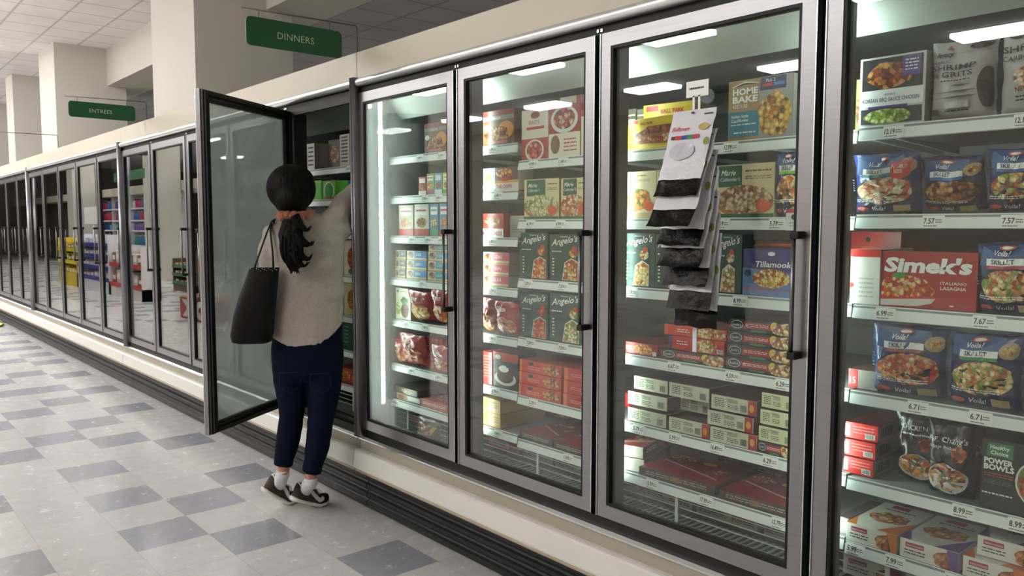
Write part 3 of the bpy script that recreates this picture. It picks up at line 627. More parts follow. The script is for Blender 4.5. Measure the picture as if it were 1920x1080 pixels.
# ---- fourth shelf
z = ZA[3]
d = put(1585, 1640, 692, z, yref=715); carton(X=d['X'], Y=2.13, Z=d['Z'], W=d['W'], H=.052, Dp=.2, front=M_('#8f8880'), label='small carton with a red corner beside the two skillet bags', fa=[('r', 0, 0, .32, 1, RD), ('t', '15', .05, .25, .35, WH, {'fit': .2})], top=M_('#6a4a44'))
d = put(1634, 1770, 618, z, yref=690)
skillet_bag(d, 'skillet dinner bag of red pasta turned to show its silvery side', 6, tint='#1c3c74', lean=.1, band='#8c3a30', pal='E8A860 D8602E F0D09A C23A22 E89A50', rz=.15)
d = put(1771, 1912, 633, z, yref=700)
skillet_bag(d, 'skillet dinner bag with white SKILLET panel over a green stripe', 7, tint='#20346e', lean=.08, band='#3c8a3e', pal='E8C47A D89A4A 7F9A3A F0DCA0 C9743A')
d = put(1914, 2040, 650, z, yref=700); skillet_bag(d, 'cut-off skillet dinner bag at the right edge, fourth shelf', 8, tint='#1d3068', lean=.1)
# ---- fifth shelf
z = ZA[4]
for i in range(3):
    X, W = xs(1583, 1638, 850, 2.13); nm = ['lowest', 'middle', 'topmost'][i]
    carton(X, 2.13+.006*i, z+.0012+i*.0475, W+.004*i, .045, .2, M_('#cf2a26'), nm+' of the three small red cartons stacked by the post', group='small red cartons by the post', side=M_('#a9a6a0'), top=M_('#6c2a26'), rz=.02*i,
           fa=[('r', 0, .15, .14, .85, WH), ('l', .25, .3, .9, .85, 3, M_('#e89a90')), ('r', .62, .12, .92, .42, WH), ('bar', .64, .15, .9, .4, INK)], sa=[('bar', .1, .2, .5, .8, INK)])
blk = FOIL('#141414')
BB = [('e', .5, .25, .44, .2, BOWL), ('e', .5, .27, .40, .175, food('C9682A E0984A 8A3A18 E8B870 5E7A2A', 38), .03), ('e', .75, .6, .16, .1, food('B4581E D8803A 8A3A16', 38), .08)]
d = put(1664, 1738, 786, z, yref=860); bag(d['X'], d['Y']+.06, d['Z'], d['W']*1.15, d['H'], .06, blk, 'black chicken bag, half hidden, left one of two black bowl bags', BB+[('t', 'CHICKEN', .15, .8, .07, LTEXT, {'fit': .6}), ('l', .2, .7, .8, .76, 1, WH)], seed=11, lean=.12, group='black chicken bowl bags')
d = put(1733, 1822, 788, z, yref=860); bag(d['X'], d['Y'], d['Z'], d['W'], d['H'], .07, blk, 'shiny black chicken bag with white script beside the dark green-badged carton', BB+[('t', "P.F. Chang's", .08, .72, .07, LTEXT, {'s': .3, 'fit': .84}), ('t', 'orange chicken', .1, .64, .045, LTEXT, {'fit': .6})], seed=12, lean=.08, wr=.009, group='black chicken bowl bags')
d = put(1820, 1846, 800, z, yf=2.25, yref=860); carton(**d, Dp=.1, front=M_('#57483a'), label='brown pack in the gap behind the black bags', fa=[('e', .5, .6, .3, .1, food(BROWN))])
d = put(1838, 1962, 832, z, yref=890)
carton(**d, Dp=.12, front=M_('#1c1e1f'), label='dark carton with a green badge and bold white lettering', cat='frozen meal', rz=-.03,
       fa=[('r', .09, .76, .5, .96, M_('#2f7a50')), ('t', 'Healthy', .14, .87, .055, LTEXT, {'fit': .32, 'b': .02}), ('t', 'Choice', .15, .79, .055, LTEXT, {'fit': .3, 'b': .02}), ('t', 'POWER', .05, .66, .075, LTEXT, {'fit': .46, 'force': 1, 'b': .04}), ('t', 'BOWLS', .05, .57, .075, LTEXT, {'fit': .48, 'force': 1, 'b': .04}),
           ('l', .06, .46, .52, .53, 2, M_('#c2553a')), ('l', .06, .36, .5, .43, 3, M_('#6a6d6c')), ('l', .04, .2, .52, .25, 1, WH), ('e', .93, .48, .38, .34, BOWL), ('e', .94, .48, .36, .32, food('C9743A 8A4A22 E0A860 7A8A30', 40))])
# ---- sixth shelf: flat meal cartons seen from above
z = ZA[5]
def flat_meal(xl, xr, zz, label, H=.05, yf=2.105, logo='#a82a40', wedge='#6a3f86', Dp=.24, rz=0, ref=960, pal='B0622E D8945A 7A3A18 E8B47A'):
    X, W = xs(xl, xr, ref, yf)
    return carton(X, yf, zz+.0012, W, H, Dp, M_('#e2ded2'), label, group='flat white chicken cartons', rz=rz, top=M_('#d9d4c8'),
        fa=[('r', .1, .6, .42, .85, M_(logo)), ('t', 'INNOVASIAN', .12, .66, .1, LTEXT, {'fit': .28}), ('l', .08, .2, .45, .5, 2, INK), ('e', .78, .42, .2, .42, food(pal, 60), .05), ('p', [(.9, 0), (1, 0), (1, 1), (.8, 1)], M_(wedge))],
        ta=[('p', [(0, 0), (.2, 0), (0, .3)], M_(wedge)), ('p', [(1, .0), (1, .5), (.6, .0)], M_(wedge)), ('e', .5, .42, .42, .22, BOWL), ('e', .5, .45, .38, .19, food(pal, 45), .06), ('r', .25, .82, .6, .94, M_(logo)), ('l', .2, .7, .8, .78, 1, INK)])
flat_meal(1588, 1684, z, 'leftmost flat white chicken carton, food pictured on top', wedge='#c9742a')
flat_meal(1688, 1800, z, 'flat white chicken carton with purple corners, second from the post', ref=1000)
flat_meal(1806, 1925, z, 'flat white carton with orange corners at the bottom right', wedge='#d8703a', ref=1040)
flat_meal(1834, 1960, z+.0525, 'flat white chicken carton lying on top of the orange-cornered one', ref=980, yf=2.13)
d = put(1572, 1590, 975, z, yf=2.13, yref=1000); carton(X=d['X'], Y=2.13, Z=z+.0012, W=.03, H=.05, Dp=.2, front=M_('#5c4c50'), label='dark patterned carton end tucked against the post on the lowest full shelf', fa=[('bar', .2, .1, .9, .9, WH)])
flat_meal(1580, 1690, .403, 'flat carton with red bands on the freezer deck below the chicken cartons', wedge='#a8303a', ref=1075, yf=2.16, H=.055)
flat_meal(1697, 1830, .403, 'flat carton on the freezer deck, right of the red-banded one', ref=1100, yf=2.16, H=.055)
b = MB(); q0 = onY(1474, 392, 2.088); q1 = onY(1503, 432, 2.088)
b.box(q0.x, q1.x, 2.088, 2.0885, q1.z, q0.z, WH)
art(b, lambda u, v, e: (q0.x+(q1.x-q0.x)*u, 2.088-e, q1.z+(q0.z-q1.z)*v), [('r', 0, .82, 1, 1, M_('#c22a44')), ('e', .5, .62, .16, .13, INK), ('l', .2, .15, .8, .4, 2, M_('#b8b0a8'))], .06, .08)
tag(b.build('shelf_talker', loc=(q0.x, 2.088, q1.z)), 'small white card with a red top clipped to the shelf beside the handle', 'card')
# ================= middle section (module B)
z = ZBm[0]
def hotdog(d, label, rz, lean=.1):
    carton(d['X'], d['Y'], d['Z'], d['W'], d['H'], .05, M_('#dfc02c'), label, group='yellow sausage boxes', rz=rz, lean=lean,
       fa=[('r', .06, .86, .3, .97, RD), ('t', 'BALL PARK', .35, .8, .08, RD, {'fit': .5, 'b': .03}), ('p', [(.02, .2), (.5, .74), (.98, .74), (.9, .15)], M_('#8a5a24')), ('p', [(.06, .42), (.5, .7), (.95, .7), (.9, .52)], food('7A2E18 9A3E20 5E1E10 B8603A', 60)),
           ('p', [(.04, .2), (.2, .38), (.92, .45), (.88, .22)], food('8E3A20 B4562E E0B880', 60)), ('r', .02, .02, .98, .1, M_('#f0d84a'))])
hotdog(put(1212, 1300, 194, z, yf=2.215, yref=250), 'yellow sausage box standing behind the front one', .12, .05)
hotdog(put(1172, 1272, 222, z, yref=260), 'yellow sausage box in front, leaning against the one behind', -.1, .18)
d = put(1276, 1306, 250, z, yf=2.108, yref=270); carton(d['X'], 2.104, d['Z'], d['W'], d['H'], .05, M_('#d9b92a'), 'low yellow box partly behind the hanging pouches', group='yellow sausage boxes', fa=[('e', .5, .5, .4, .3, food(BROWN))])
for i, (a_, b_) in enumerate([(1176, 1192), (1194, 1210)]):
    d = put(a_, b_, 205, z, yf=2.24, yref=250); carton(**d, Dp=.1, front=M_('#7d7464'), label=['grey-brown', 'drab second'][i]+' pack end far back behind the yellow boxes', fa=[('l', .1, .3, .9, .9, 6, WH)])
d = put(1366, 1487, 146, z, yref=210)
carton(**d, Dp=.06, front=M_('#8f8a84'), label='tray with kraft and blue label and roasted cauliflower', cat='frozen meal', name='tray_meal',
       fa=[('r', 0, 0, .5, 1, KRAFT), ('e', .03, .45, .16, .44, KRAFT), ('p', [(.06, .9), (.26, .97), (.48, .93), (.48, .915), (.26, .95), (.06, .885)], WH), ('t', 'HOME', .07, .76, .1, LTEXT, {'fit': .4, 'force': 1, 'b': .035}), ('t', 'BAKE', .07, .63, .1, LTEXT, {'fit': .4, 'force': 1, 'b': .035}),
           ('t', '425°/:30', .07, .54, .06, LTEXT, {'fit': .37}), ('r', .02, .06, .5, .48, TEAL), ('t', 'Italian Style', .06, .38, .05, LTEXT, {'fit': .38, 'b': .01}), ('t', 'Cauliflower', .06, .31, .05, LTEXT, {'fit': .38, 'b': .01}), ('l', .06, .24, .45, .28, 1, LTEXT), ('l', .1, .1, .45, .15, 1, LTEXT),
           ('r', .5, 0, 1, 1, M_('#9d9a94')), ('r', .51, .78, .9, .99, M_('#2c3a5c')), ('t', 'Pick 2', .6, .91, .05, LTEXT, {'fit': .24}), ('r', .54, .84, .7, .89, RD), ('r', .72, .84, .88, .89, SKY), ('e', .74, .38, .25, .36, food('D8A24A B87028 F0C878 7A5A1E E0B45A', 45), .06)])
d = put(1492, 1560, 148, z, yf=2.12, yref=210)
bag(d['X'], d['Y'], d['Z'], d['W']*1.2, d['H'], .06, LGREY, 'grey shrimp bag cut off by the right door stile', lean=.03, group='grey seafood meal bags', seed=21, wr=.003,
    fa=[('t', 'SHRIMP', .05, .8, .08, INK, {'fit': .8, 'force': 1, 'b': .01}), ('t', '& GRITS', .05, .69, .08, INK, {'fit': .8, 'force': 1, 'b': .01}), ('e', .3, .35, .15, .1, M_('#6d6763')), ('l', .1, .1, .8, .2, 2, INK)])
z = ZBm[1]
def casserole(d, label, wide=False, pal=PASTA, Dp=.06, dish='#b87040'):
    g0 = .04 if wide else .08; g1 = .45 if wide else .62
    carton(**d, Dp=Dp, front=M_('#e0cf9e'), label=label, group='cream casserole boxes', side=M_('#c9b98c'),
        fa=[('r', g0, .58, g1, .98, M_('#1d5a40')), ('t', 'Marie', g0+.04, .8, .1, LTEXT, {'s': .35, 'b': .01, 'fit': g1-g0-.1}), ('t', 'Callender\'s', g0+.03, .69, .07, LTEXT, {'s': .3, 'fit': g1-g0-.05}), ('l', g1+.06, .82, .95, .9, 1, M_('#7a6a48')),
            ('l', g1+.06, .7, .95, .78, 2, M_('#7a6a48')), ('e', .5, .3, .5, .3, M_(dish)), ('e', .5, .34, .47, .27, food(pal, 55), .03), ('e', .82, .22, .12, .11, M_('#d8542c')), ('r', 0, 0, 1, .07, M_('#3a6a48'))])
d = put(1172, 1230, 322, z, yref=370)
carton(**d, Dp=.06, front=M_('#e3d4ac'), label='cream box with orange stuffed chicken, far left of the second shelf in the big door', group='cream casserole boxes', fa=[('l', .35, .88, .7, .93, 1, M_('#7a5a38')), ('t', 'SWEET POTATO', .2, .78, .05, M_('#7a5a38'), {'fit': .6}), ('e', .42, .4, .4, .24, food('D86A1E E89A3A F0B45A 6A7A2A', 40), .06), ('e', .8, .25, .15, .1, M_('#d8542c')), ('r', 0, 0, 1, .12, M_('#c9b088'))])
d = put(1231, 1268, 318, z, yref=370); carton(**d, Dp=.06, front=M_('#dccb9c'), label='second cream box behind the hanging black pouches', group='cream casserole boxes', fa=[('e', .4, .4, .35, .24, food(ORANGE, 50)), ('l', .1, .8, .8, .9, 2, M_('#7a5a38'))])
casserole(put(1343, 1452, 308, z, yref=370), 'wide casserole box with green corner label, right of the pouches', True, 'D8B88A B0784A F0DCB8 9A5A3A E8C89A')
d = put(1451, 1512, 290, z, yref=350)
skillet_bag(d, 'narrow blue bag with a lime stripe beside the handle', 13, tint='#1f4f8c', lean=.06, band='#7ab82a', T=.05)
casserole(put(983, 1048, 336, z, yref=380), 'left one of two cream casserole boxes in the next door', pal='D8C88A E8DCA8 8FA34A F0E4C0')
casserole(put(1052, 1100, 334, z, yref=380), 'right one of two cream casserole boxes in the next door', pal='C9743A E8B47A B0522A F0DCB8')
z = ZBm[0]
d = put(978, 1028, 205, z, yref=260)
carton(**d, Dp=.05, front=M_('#e2d9c4'), label='cream sauce-and-meatball box standing left on the top shelf', group='cream and crimson Italian boxes', fa=[('e', .52, .88, .17, .07, M_('#8a2a26')), ('t', "RAO'S", .3, .7, .08, M_('#8a2a26'), {'fit': .42}), ('r', .2, .6, .85, .65, M_('#b8322e')), ('r', 0, 0, 1, .42, M_('#a82c2e')), ('e', .5, .18, .35, .22, BOWL), ('e', .5, .19, .29, .18, food('B8322A D8583A E8A080 8E1E18', 45))])
d = put(1029, 1088, 196, z, yref=250)
carton(**d, Dp=.05, front=M_('#9c2c2e'), label='crimson box with a round white bowl on the top shelf', group='cream and crimson Italian boxes', fa=[('e', .5, .72, .43, .26, BOWL), ('e', .5, .73, .34, .2, food('A83A2A C9604A E0B4A0 7A1E18', 40)), ('r', 0, 0, 1, .46, M_('#e2d9c4')), ('e', .22, .25, .15, .18, M_('#7a4a2c')), ('l', .5, .08, .9, .36, 4, M_('#b8322e'))])
d = put(1050, 1100, 180, z, yref=250, yf=2.17)
carton(**d, Dp=.05, front=M_('#a03436'), label='tallest crimson box at the back of the top shelf', group='cream and crimson Italian boxes', fa=[('r', 0, .78, .62, 1, M_('#ddd3bc')), ('e', .15, .88, .1, .06, M_('#5a2a26')), ('t', "RAO'S", .3, .85, .06, INK, {'fit': .26})])
d = put(1089, 1114, 205, z, yref=250, yf=2.112); carton(**d, Dp=.05, front=M_('#e0d6b8'), label='cream box cut by the stile, right end of the top shelf in the middle door', group='cream and crimson Italian boxes', fa=[('r', 0, .85, 1, 1, M_('#b8383a')), ('l', .3, .3, .9, .7, 5, M_('#c9b088'))])
def angelo(d, label, pal, cut=0, pos=.62):
    carton(**d, Dp=.06, front=M_('#17423a', .4), label=label, group='dark green family meal boxes', side=M_('#10302a'),
        fa=[('l', .35, .93, .6, .96, 1, LTEXT), ('t', "Angelo's", .06, .75, .13, LTEXT, {'s': .3, 'b': .012, 'fit': .86, 'force': 1, 'rise': .12}), ('p', [(pos-.2, .02), (pos+.32, .02), (pos+.32, .42), (pos+.1, .5), (pos-.12, .4)], M_('#e8dcc8')),
            ('p', [(pos-.18, .03), (pos+.31, .03), (pos+.31, .4), (pos+.1, .48), (pos-.1, .39)], food(pal, 60)), ('e', pos+.16, .6, .15, .09, food(pal, 60)), ('e', pos+.2, .7, .08, .05, M_('#c9442c')), ('l', .08, .6, .4, .66, 1, LTEXT), ('l', .1, .1, .16, .5, 6, LTEXT), ('r', 0, 0, 1, .025, M_('#0c2622'))])
z = ZBm[2]
ANG = ['E89A4A D8602E F0D0A0 C23A22', 'D8A24A C9622E F0DFA0 8A5426 B8452A', 'F0D890 D8A850 E8C478 B8601E F4E8C0', 'E8C89A B06A3A F0E0C0 8FA34A']
angelo(put(976, 1027, 437, z, yref=480), 'green family meal box, left on the third shelf of the middle door', ANG[0])
angelo(put(1031, 1088, 440, z, yref=480), 'green family meal box, right on the third shelf of the middle door', ANG[1])
angelo(put(1170, 1228, 438, z, yref=490), 'green family meal box left of the hanging pouches', ANG[2], pos=.5)
angelo(put(1229, 1290, 440, z, yref=490), 'green family meal box half hidden by the hanging pouches', ANG[1])
angelo(put(1338, 1391, 440, z, yref=490), 'green family meal box between the pouches and the purple boxes', ANG[3], pos=.45)
z = ZBm[3]
angelo(put(976, 1027, 550, z, yref=590), 'green lasagne slice box, left on the fourth shelf of the middle door', 'B8321E D8583A E8A060 8E2218')
angelo(put(1031, 1090, 552, z, yref=590), 'green box with an olive topped slice, right on the fourth shelf of the middle door', 'E8D8A0 8FA34A F0E8C8 C9A050 6E7A2A')
z = ZBm[2]
d = put(1393, 1492, 468, z, yref=510)
carton(**d, Dp=.06, front=M_('#3e3478'), label='purple macaroni box with white lettering and a bowl picture', group='purple macaroni boxes', side=M_('#2c2550'),
       fa=[('r', 0, 0, 1, .14, M_('#6a86b8')), ('r', .0, .13, 1, .16, ORG), ('p', [(0, .16), (1, .14), (1, .5), (0, .6)], M_('#5c7ab0')), ('e', .55, .9, .07, .045, WH), ('t', 'Tillamook', .25, .62, .12, LTEXT, {'fit': .68, 'force': 1, 'b': .02, 's': .15}), ('e', .55, .38, .36, .2, food(CHEESE, 70)), ('e', .1, .48, .07, .07, M_('#22305c'))])
d = put(1396, 1496, 452, z, yf=2.19, yref=470); carton(**d, Dp=.12, front=M_('#4a2238'), label='taller purple carton with an orange band behind the macaroni box', group='purple macaroni boxes', fa=[('r', .2, .9, 1, .95, ORG), ('l', .3, .82, .8, .86, 1, WH)])
z4 = ZBm[3]
# lying pie boxes on the fourth shelf
def lying(xl, xr, ref, zz, H, front, label, yf=2.112, Dp=.2, fa=(), ta=(), top=None, rz=0, group=None, side=None, sa=()):
    X, W = xs(xl, xr, ref, yf); return carton(X, yf, zz+.0012, W, H, Dp, front, label, fa=fa, sa=sa, ta=ta, top=top, rz=rz, group=group, side=side)
def stouf(n='#1a1a1c'):
    return [('r', .0, .28, 1, .8, M_('#b3282a')), ('e', .13, .55, .12, .42, BLK), ('e', .13, .55, .1, .33, M_('#dfe0da')), ('e', .13, .55, .09, .28, M_('#17181a')), ('t', 'Stouffer\'s', .06, .45, .2, LTEXT, {'fit': .14, 's': .2}),
            ('l', .27, .42, .65, .68, 2, LTEXT), ('r', .36, .06, .6, .22, M_('#3a7a4a')), ('e', .72, .62, .06, .36, M_('#d8c42a')), ('e', .88, .45, .2, .5, food('E8C48A C9743A F0DCB0 9A5A2A', 70), .04)]
nm = ['lowest', 'second from bottom', 'third from bottom', 'topmost']
H4 = .0385
for i in range(4):
    lying(1362-i*-1.5, 1487, 650, z4+i*(H4+.0012), H4, M_('#1a1a1c'), nm[i]+' of the four black and red lasagne boxes stacked by the handle', fa=stouf(), top=M_('#3a2320'), group='black and red stacked lasagne boxes', yf=2.112+.003*i)
lying(1240, 1358, 665, z4, .034, M_('#1a1a1c'), 'flat black and red lasagne box under the two red pie boxes', fa=stouf(), top=M_('#3a2320'), group='black and red stacked lasagne boxes')
lying(1254, 1358, 650, z4+.036, .045, RD, 'red pie box in the middle of the pile below the pouches', fa=[('r', 0, .0, .06, 1, DPUR), ('l', .15, .35, .35, .7, 2, LTEXT), ('e', .68, .5, .2, .46, food(PASTA, 70), .05), ('r', .88, .1, .98, .4, WH), ('bar', .89, .12, .97, .38, INK)], top=M_('#8a1e1a'), yf=2.116)
lying(1246, 1362, 620, z4+.0825, .034, M_('#cf3a1c'), 'orange-red pie box on top of the pile below the pouches', fa=[('r', 0, 0, .06, 1, ORG), ('l', .22, .3, .42, .7, 2, LTEXT), ('e', .75, .5, .25, .48, food(PASTA, 70), .05)], top=M_('#a02a18'), yf=2.118)
lying(1168, 1233, 655, z4, .04, M_('#a81f1c'), 'flat red box alone at the left end of the fourth shelf', fa=[('l', .05, .3, .3, .7, 2, LTEXT), ('e', .6, .5, .28, .46, food('D8743A E8A85A B0481E', 70), .06), ('r', .86, .06, .97, .4, WH)], top=M_('#5c1a18'), yf=2.114)
# three orange boxes in the middle door
z = ZBm[4]
for i in range(3):
    lying(973+i*1, 1052, 715, z+i*.0485, .047, M_('#cf3a20'), ['lowest', 'middle', 'topmost'][i]+' orange-red pot pie box of the stack by the stile, left column', top=M_('#b8381c'), yf=2.105+.004*i, group='orange-red pot pie boxes',
          fa=[('r', 0, 0, .05, 1, M_('#e8843a')), ('e', .28, .75, .07, .14, BLK), ('l', .2, .2, .5, .55, 2, M_('#f0a088')), ('e', .78, .5, .2, .44, food('C9622E E8A85A 8A3A18', 60), .04)])
    lying(1056+i*1, 1102, 730, z+i*.0485, .047, M_('#b82a1c'), ['lowest', 'middle', 'topmost'][i]+' orange-red pot pie box of the right column', top=M_('#a82c1a'), yf=2.105+.004*i, group='orange-red pot pie boxes',
          fa=[('r', 0, 0, .16, 1, M_('#e0743a')), ('l', .3, .3, .8, .6, 2, M_('#f0a088')), ('r', .75, .1, .95, .3, WH)])
# fifth shelf of the big door: cartons lying with their nutrition sides out
def nutri(xl, xr, ref, zz, label, H=.046, red=False, yf=2.112, cream='#cfceb4', Dp=.22, rz=0):
    fa = [('l', .08, .2, .3, .85, 5, INK), ('r', .38, .6, .6, .85, M_('#a8a890')), ('l', .38, .15, .62, .5, 3, INK), ('t', 'Nutrition', .34, .8, .1, INK, {'fit': .25}), ('bar', .78 if not red else .66, .15, .94 if not red else .8, .6, INK)]
    if red: fa += [('r', .83, 0, 1, 1, M_('#a8201c')), ('e', .91, .5, .05, .25, M_('#d89a3a'))]
    return lying(xl, xr, ref, zz, H, M_(cream), label, fa=fa, top=M_('#4a1f1a'), side=M_('#5c1e18'), yf=yf, group='flat cartons with nutrition sides out', Dp=Dp, rz=rz)
z = ZBm[4]; h = .0475
for i, (a_, b_) in enumerate([(1177, 1249), (1177, 1250), (1188, 1251)]):
    nutri(a_, b_, 770, z+i*h*1.16, ['lowest', 'middle', 'topmost'][i]+' carton of the leftmost nutrition-side stack', yf=2.114+.01*i)
nutri(1254, 1330, 795, z, 'lowest carton in the second stack, glare on its side', red=True)
nutri(1254, 1329, 755, z+.112, 'carton bridging over the gap at the top of the second stack', yf=2.125)
nutri(1275, 1330, 780, z+.055, 'recessed carton inside the gap of the second stack', yf=2.19)
nutri(1331, 1419, 830, z, 'lowest carton of the third stack, with red end', red=True, yf=2.106)
nutri(1326, 1412, 800, z+.05, 'middle carton of the third stack, with red end', red=True, yf=2.11)
nutri(1333, 1418, 770, z+.1, 'topmost carton of the third stack, with red end', red=True, yf=2.12)
lying(1421, 1488, 850, z, .034, M_('#2a1614'), 'dark red box under the fourth nutrition-side stack', fa=stouf(), top=M_('#3a1a16'), yf=2.106)
for i in range(3): nutri(1423-i*-2, 1487, 790, z+.036+i*.0505, ['lowest', 'middle', 'topmost'][i]+' yellowish carton of the stack beside the handle', cream='#d6d6a8', yf=2.108+.003*i, H=.044)
lying(1167, 1180, 775, z+.02, .05, RD, 'red box end behind the leftmost nutrition-side stack', yf=2.2)
# sixth shelf: red boxes lying flat
z = ZBm[5]
REDTOP = lambda: [('e', .2, .72, .18, .12, food(RED, 60)), ('p', [(0, .1), (1, .0), (1, .3), (0, .55)], M_('#a01c1c')), ('e', .55, .72, .09, .06, M_('#e0a82c')), ('p', [(.05, .5), (.9, .2), (.9, .23), (.05, .53)], M_('#e0c8c0')), ('e', .8, .5, .1, .1, food(RED, 80))]
def redflat(xl, xr, ref, label, yf=2.108, Dp=.26, zz=z, H=.03, rz=0):
    lying(xl, xr, ref, zz, H, M_('#4a3a34'), label, fa=[('l', .1, .25, .9, .75, 2, M_('#b8a894')), ('r', .45, .2, .55, .8, M_('#8a6a3a'))], top=M_('#8e1c1c'), ta=REDTOP(), yf=yf, Dp=Dp, rz=rz, group='flat dark red entrée boxes')
redflat(1200, 1338, 915, 'flat dark red entrée box, left of two on the lowest shelf', zz=z, rz=.05)
redflat(1349, 1486, 955, 'flat dark red entrée box, right of two on the lowest shelf', zz=z, rz=.04)
redflat(1345, 1480, 900, 'darker entrée box lying behind the right flat red box', zz=z, yf=2.4)
lying(1166, 1204, 860, z, .045, M_('#d9d5c6'), 'lower white-ended box with a red food top at the left of the lowest shelf', top=M_('#a8201c'), yf=2.115, Dp=.24, side=M_('#5c2018'), ta=[('e', .4, .5, .3, .3, food(RED, 60))], rz=.28)
lying(1164, 1202, 838, z+.0468, .04, M_('#d9d5c6'), 'upper white-ended box with a red food top at the left of the lowest shelf', top=M_('#b02a1c'), yf=2.118, Dp=.26, side=M_('#6a2218'), rz=.3, ta=[('e', .5, .6, .4, .3, food('D8743A C23A22 F0C080 8E2A18', 60)), ('p', [(0, .1), (1, .3), (1, .42), (0, .22)], M_('#e0b0a0'))], sa=[('r', .5, .2, .95, .8, RD), ('l', .1, .3, .45, .7, 2, LTEXT)])
for i in range(2): lying(1415+i*0, 1485, 880, z+.0012+i*.045, .042, M_('#8d8b80'), ['lower', 'upper'][i]+' grey nutrition-side box at the back of the lowest shelf', fa=[('l', .1, .2, .9, .8, 4, INK)], yf=2.62, Dp=.08)
# deck level behind the wire
for i, (a_, b_) in enumerate([(1180, 1285), (1292, 1408), (1420, 1500)]):
    for j in range(2):
        X, W = xs(a_, b_, 960, 2.2); carton(X, 2.24, .403+j*.046, W, .044, .2, M_('#a9aa98'), '%s carton of the %s pile on the deck behind the wire, big door' % (['bottom', 'top'][j], ['left', 'middle', 'right'][i]), group='grey-white cartons on the freezer deck', fa=[('l', .05, .2, .5, .85, 4, INK), ('l', .6, .2, .95, .85, 4, INK)], top=M_('#6a4a3c'))
z = ZBm[5]
redflat(974, 1035, 820, 'flat red and white topped box, left on the lowest shelf of the middle door', yf=2.11, zz=z-.004+.0045)
redflat(1038, 1096, 840, 'flat dark box with a white square mark beside the red and white one', yf=2.106)
d = put(1022, 1062, 768, z, yf=2.45, yref=790); carton(X=d['X'], Y=2.45, Z=z+.0012, W=d['W'], H=.06, Dp=.12, front=M_('#b83a38'), label='small crimson carton at the back of the lowest shelf in the middle door', fa=[('l', .1, .4, .6, .8, 2, LTEXT), ('r', .75, .2, .9, .5, WH)])
for j in range(2):
    for i, (a_, b_) in enumerate([(972, 1030), (1034, 1096)]):
        X, W = xs(a_, b_, 860, 2.22); carton(X, 2.24, .403+j*.046, W, .044, .2, M_('#9fa198'), '%s grey carton on the deck of the middle door, %s of two piles' % (['bottom', 'top'][j], ['left', 'right'][i]), group='grey-white cartons on the freezer deck', fa=[('l', .05, .2, .6, .85, 4, INK)], top=M_('#5a5a52'))
# ================= module C: left part of the middle door, and the fogged door
z = ZC[0]
def brownbox(d, label, top='#6a2a22'):
    carton(**d, Dp=.06, front=M_('#6a4a34'), label=label, group='brown steak supper boxes', fa=[('r', 0, .86, 1, 1, M_('#8a2a22')), ('r', 0, .72, 1, .84, M_('#8c8474')), ('t', 'ON-COR', .3, .74, .07, LTEXT, {'fit': .45}), ('e', .75, .42, .24, .25, M_('#e0902a')), ('e', .45, .3, .4, .25, food(BROWN, 60), .06), ('e', .14, .52, .1, .09, WH), ('r', .2, .04, .8, .12, M_('#c05a60'))])
brownbox(put(905, 964, 207, z, yref=240), 'brown steak supper box on the top shelf left of the crimson boxes')
brownbox(put(796, 838, 230, z, yref=260), 'brown steak supper box at the top of the fogged door')
brownbox(put(840, 866, 226, z, yref=260), 'brown supper box hidden by the right stile of the fogged door')
z = ZC[1]
def smallset(seq, z, ref, group, H, yf=2.112):
    for (xl, xr, col, col2, label, yt) in seq:
        d = put(xl, xr, yt, z, yref=ref, yf=yf)
        carton(**d, Dp=.1, front=M_(col), label=label, group=group, fa=[('r', 0, 0, 1, .22, M_(col2)), ('r', .12, .66, .88, .9, WH), ('l', .16, .7, .84, .86, 1, M_(col2)), ('e', .5, .42, .34, .16, food([PASTA, BROWN, STIR, ORANGE][int(xl) % 4], 80))])
smallset([(785, 799, '#c23a5a', '#e8e4da', 'pink-fronted snack box, first from the left on the hazy second shelf', 332), (800, 814, '#9aa84a', '#a8487a', 'olive and pink snack box on the hazy second shelf', 326), (815, 829, '#5ab0d8', '#e0ecf0', 'pale blue snack box on the hazy second shelf', 325), (830, 845, '#d8d44a', '#5a9a4a', 'yellow-green snack box by the stile of the fogged door', 324)], z, 350, 'small snack boxes in the fogged door', .1)
d = put(906, 930, 316, z, yref=335); carton(**d, Dp=.08, front=M_('#9cc4c8'), label='pale teal appetizer box left of the white and red one', fa=[('e', .4, .6, .3, .2, M_('#8aa83a')), ('r', 0, .1, 1, .3, WH)])
d = put(928, 972, 314, z, yref=335); carton(**d, Dp=.08, front=M_('#e0d8cc'), label='white and red appetizer box with a dark picture, second shelf left of the casseroles', fa=[('r', 0, .45, 1, 1, M_('#6a3a2a')), ('e', .4, .75, .35, .2, food(RED, 60)), ('e', .45, .5, .2, .09, RD), ('r', 0, .34, 1, .42, M_('#e89a2a')), ('t', 'THE CRISPS', .08, .12, .14, RD, {'fit': .84, 'b': .02})])
z = ZC[2]
smallset([(748, 775, '#cdbcb0', '#c23a3a', 'hazy white box with a red label, left on the third shelf of the fogged door', 385), (777, 804, '#e2dcd0', '#b82a2a', 'white box framed in yellow on the third shelf of the fogged door', 382), (806, 822, '#3a8ab0', '#2a8a5a', 'blue box with green foot on the third shelf of the fogged door', 378), (824, 842, '#4a90b8', '#b82a3a', 'blue and red box next to the stile on the third shelf of the fogged door', 376)], z, 420, 'snack cartons in the fogged door', .12)
d = put(904, 944, 401, z, yref=425); carton(**d, Dp=.1, front=M_('#b8241f'), label='red and white stacked-letter box, third shelf left of the green boxes', fa=[('r', 0, 0, 1, .36, WH), ('t', 'MAC & CHEESE', .06, .08, .16, RD, {'fit': .88, 'b': .02}), ('e', .5, .65, .38, .22, food(BROWN, 70)), ('e', .5, .42, .2, .06, M_('#7a1a16'))])
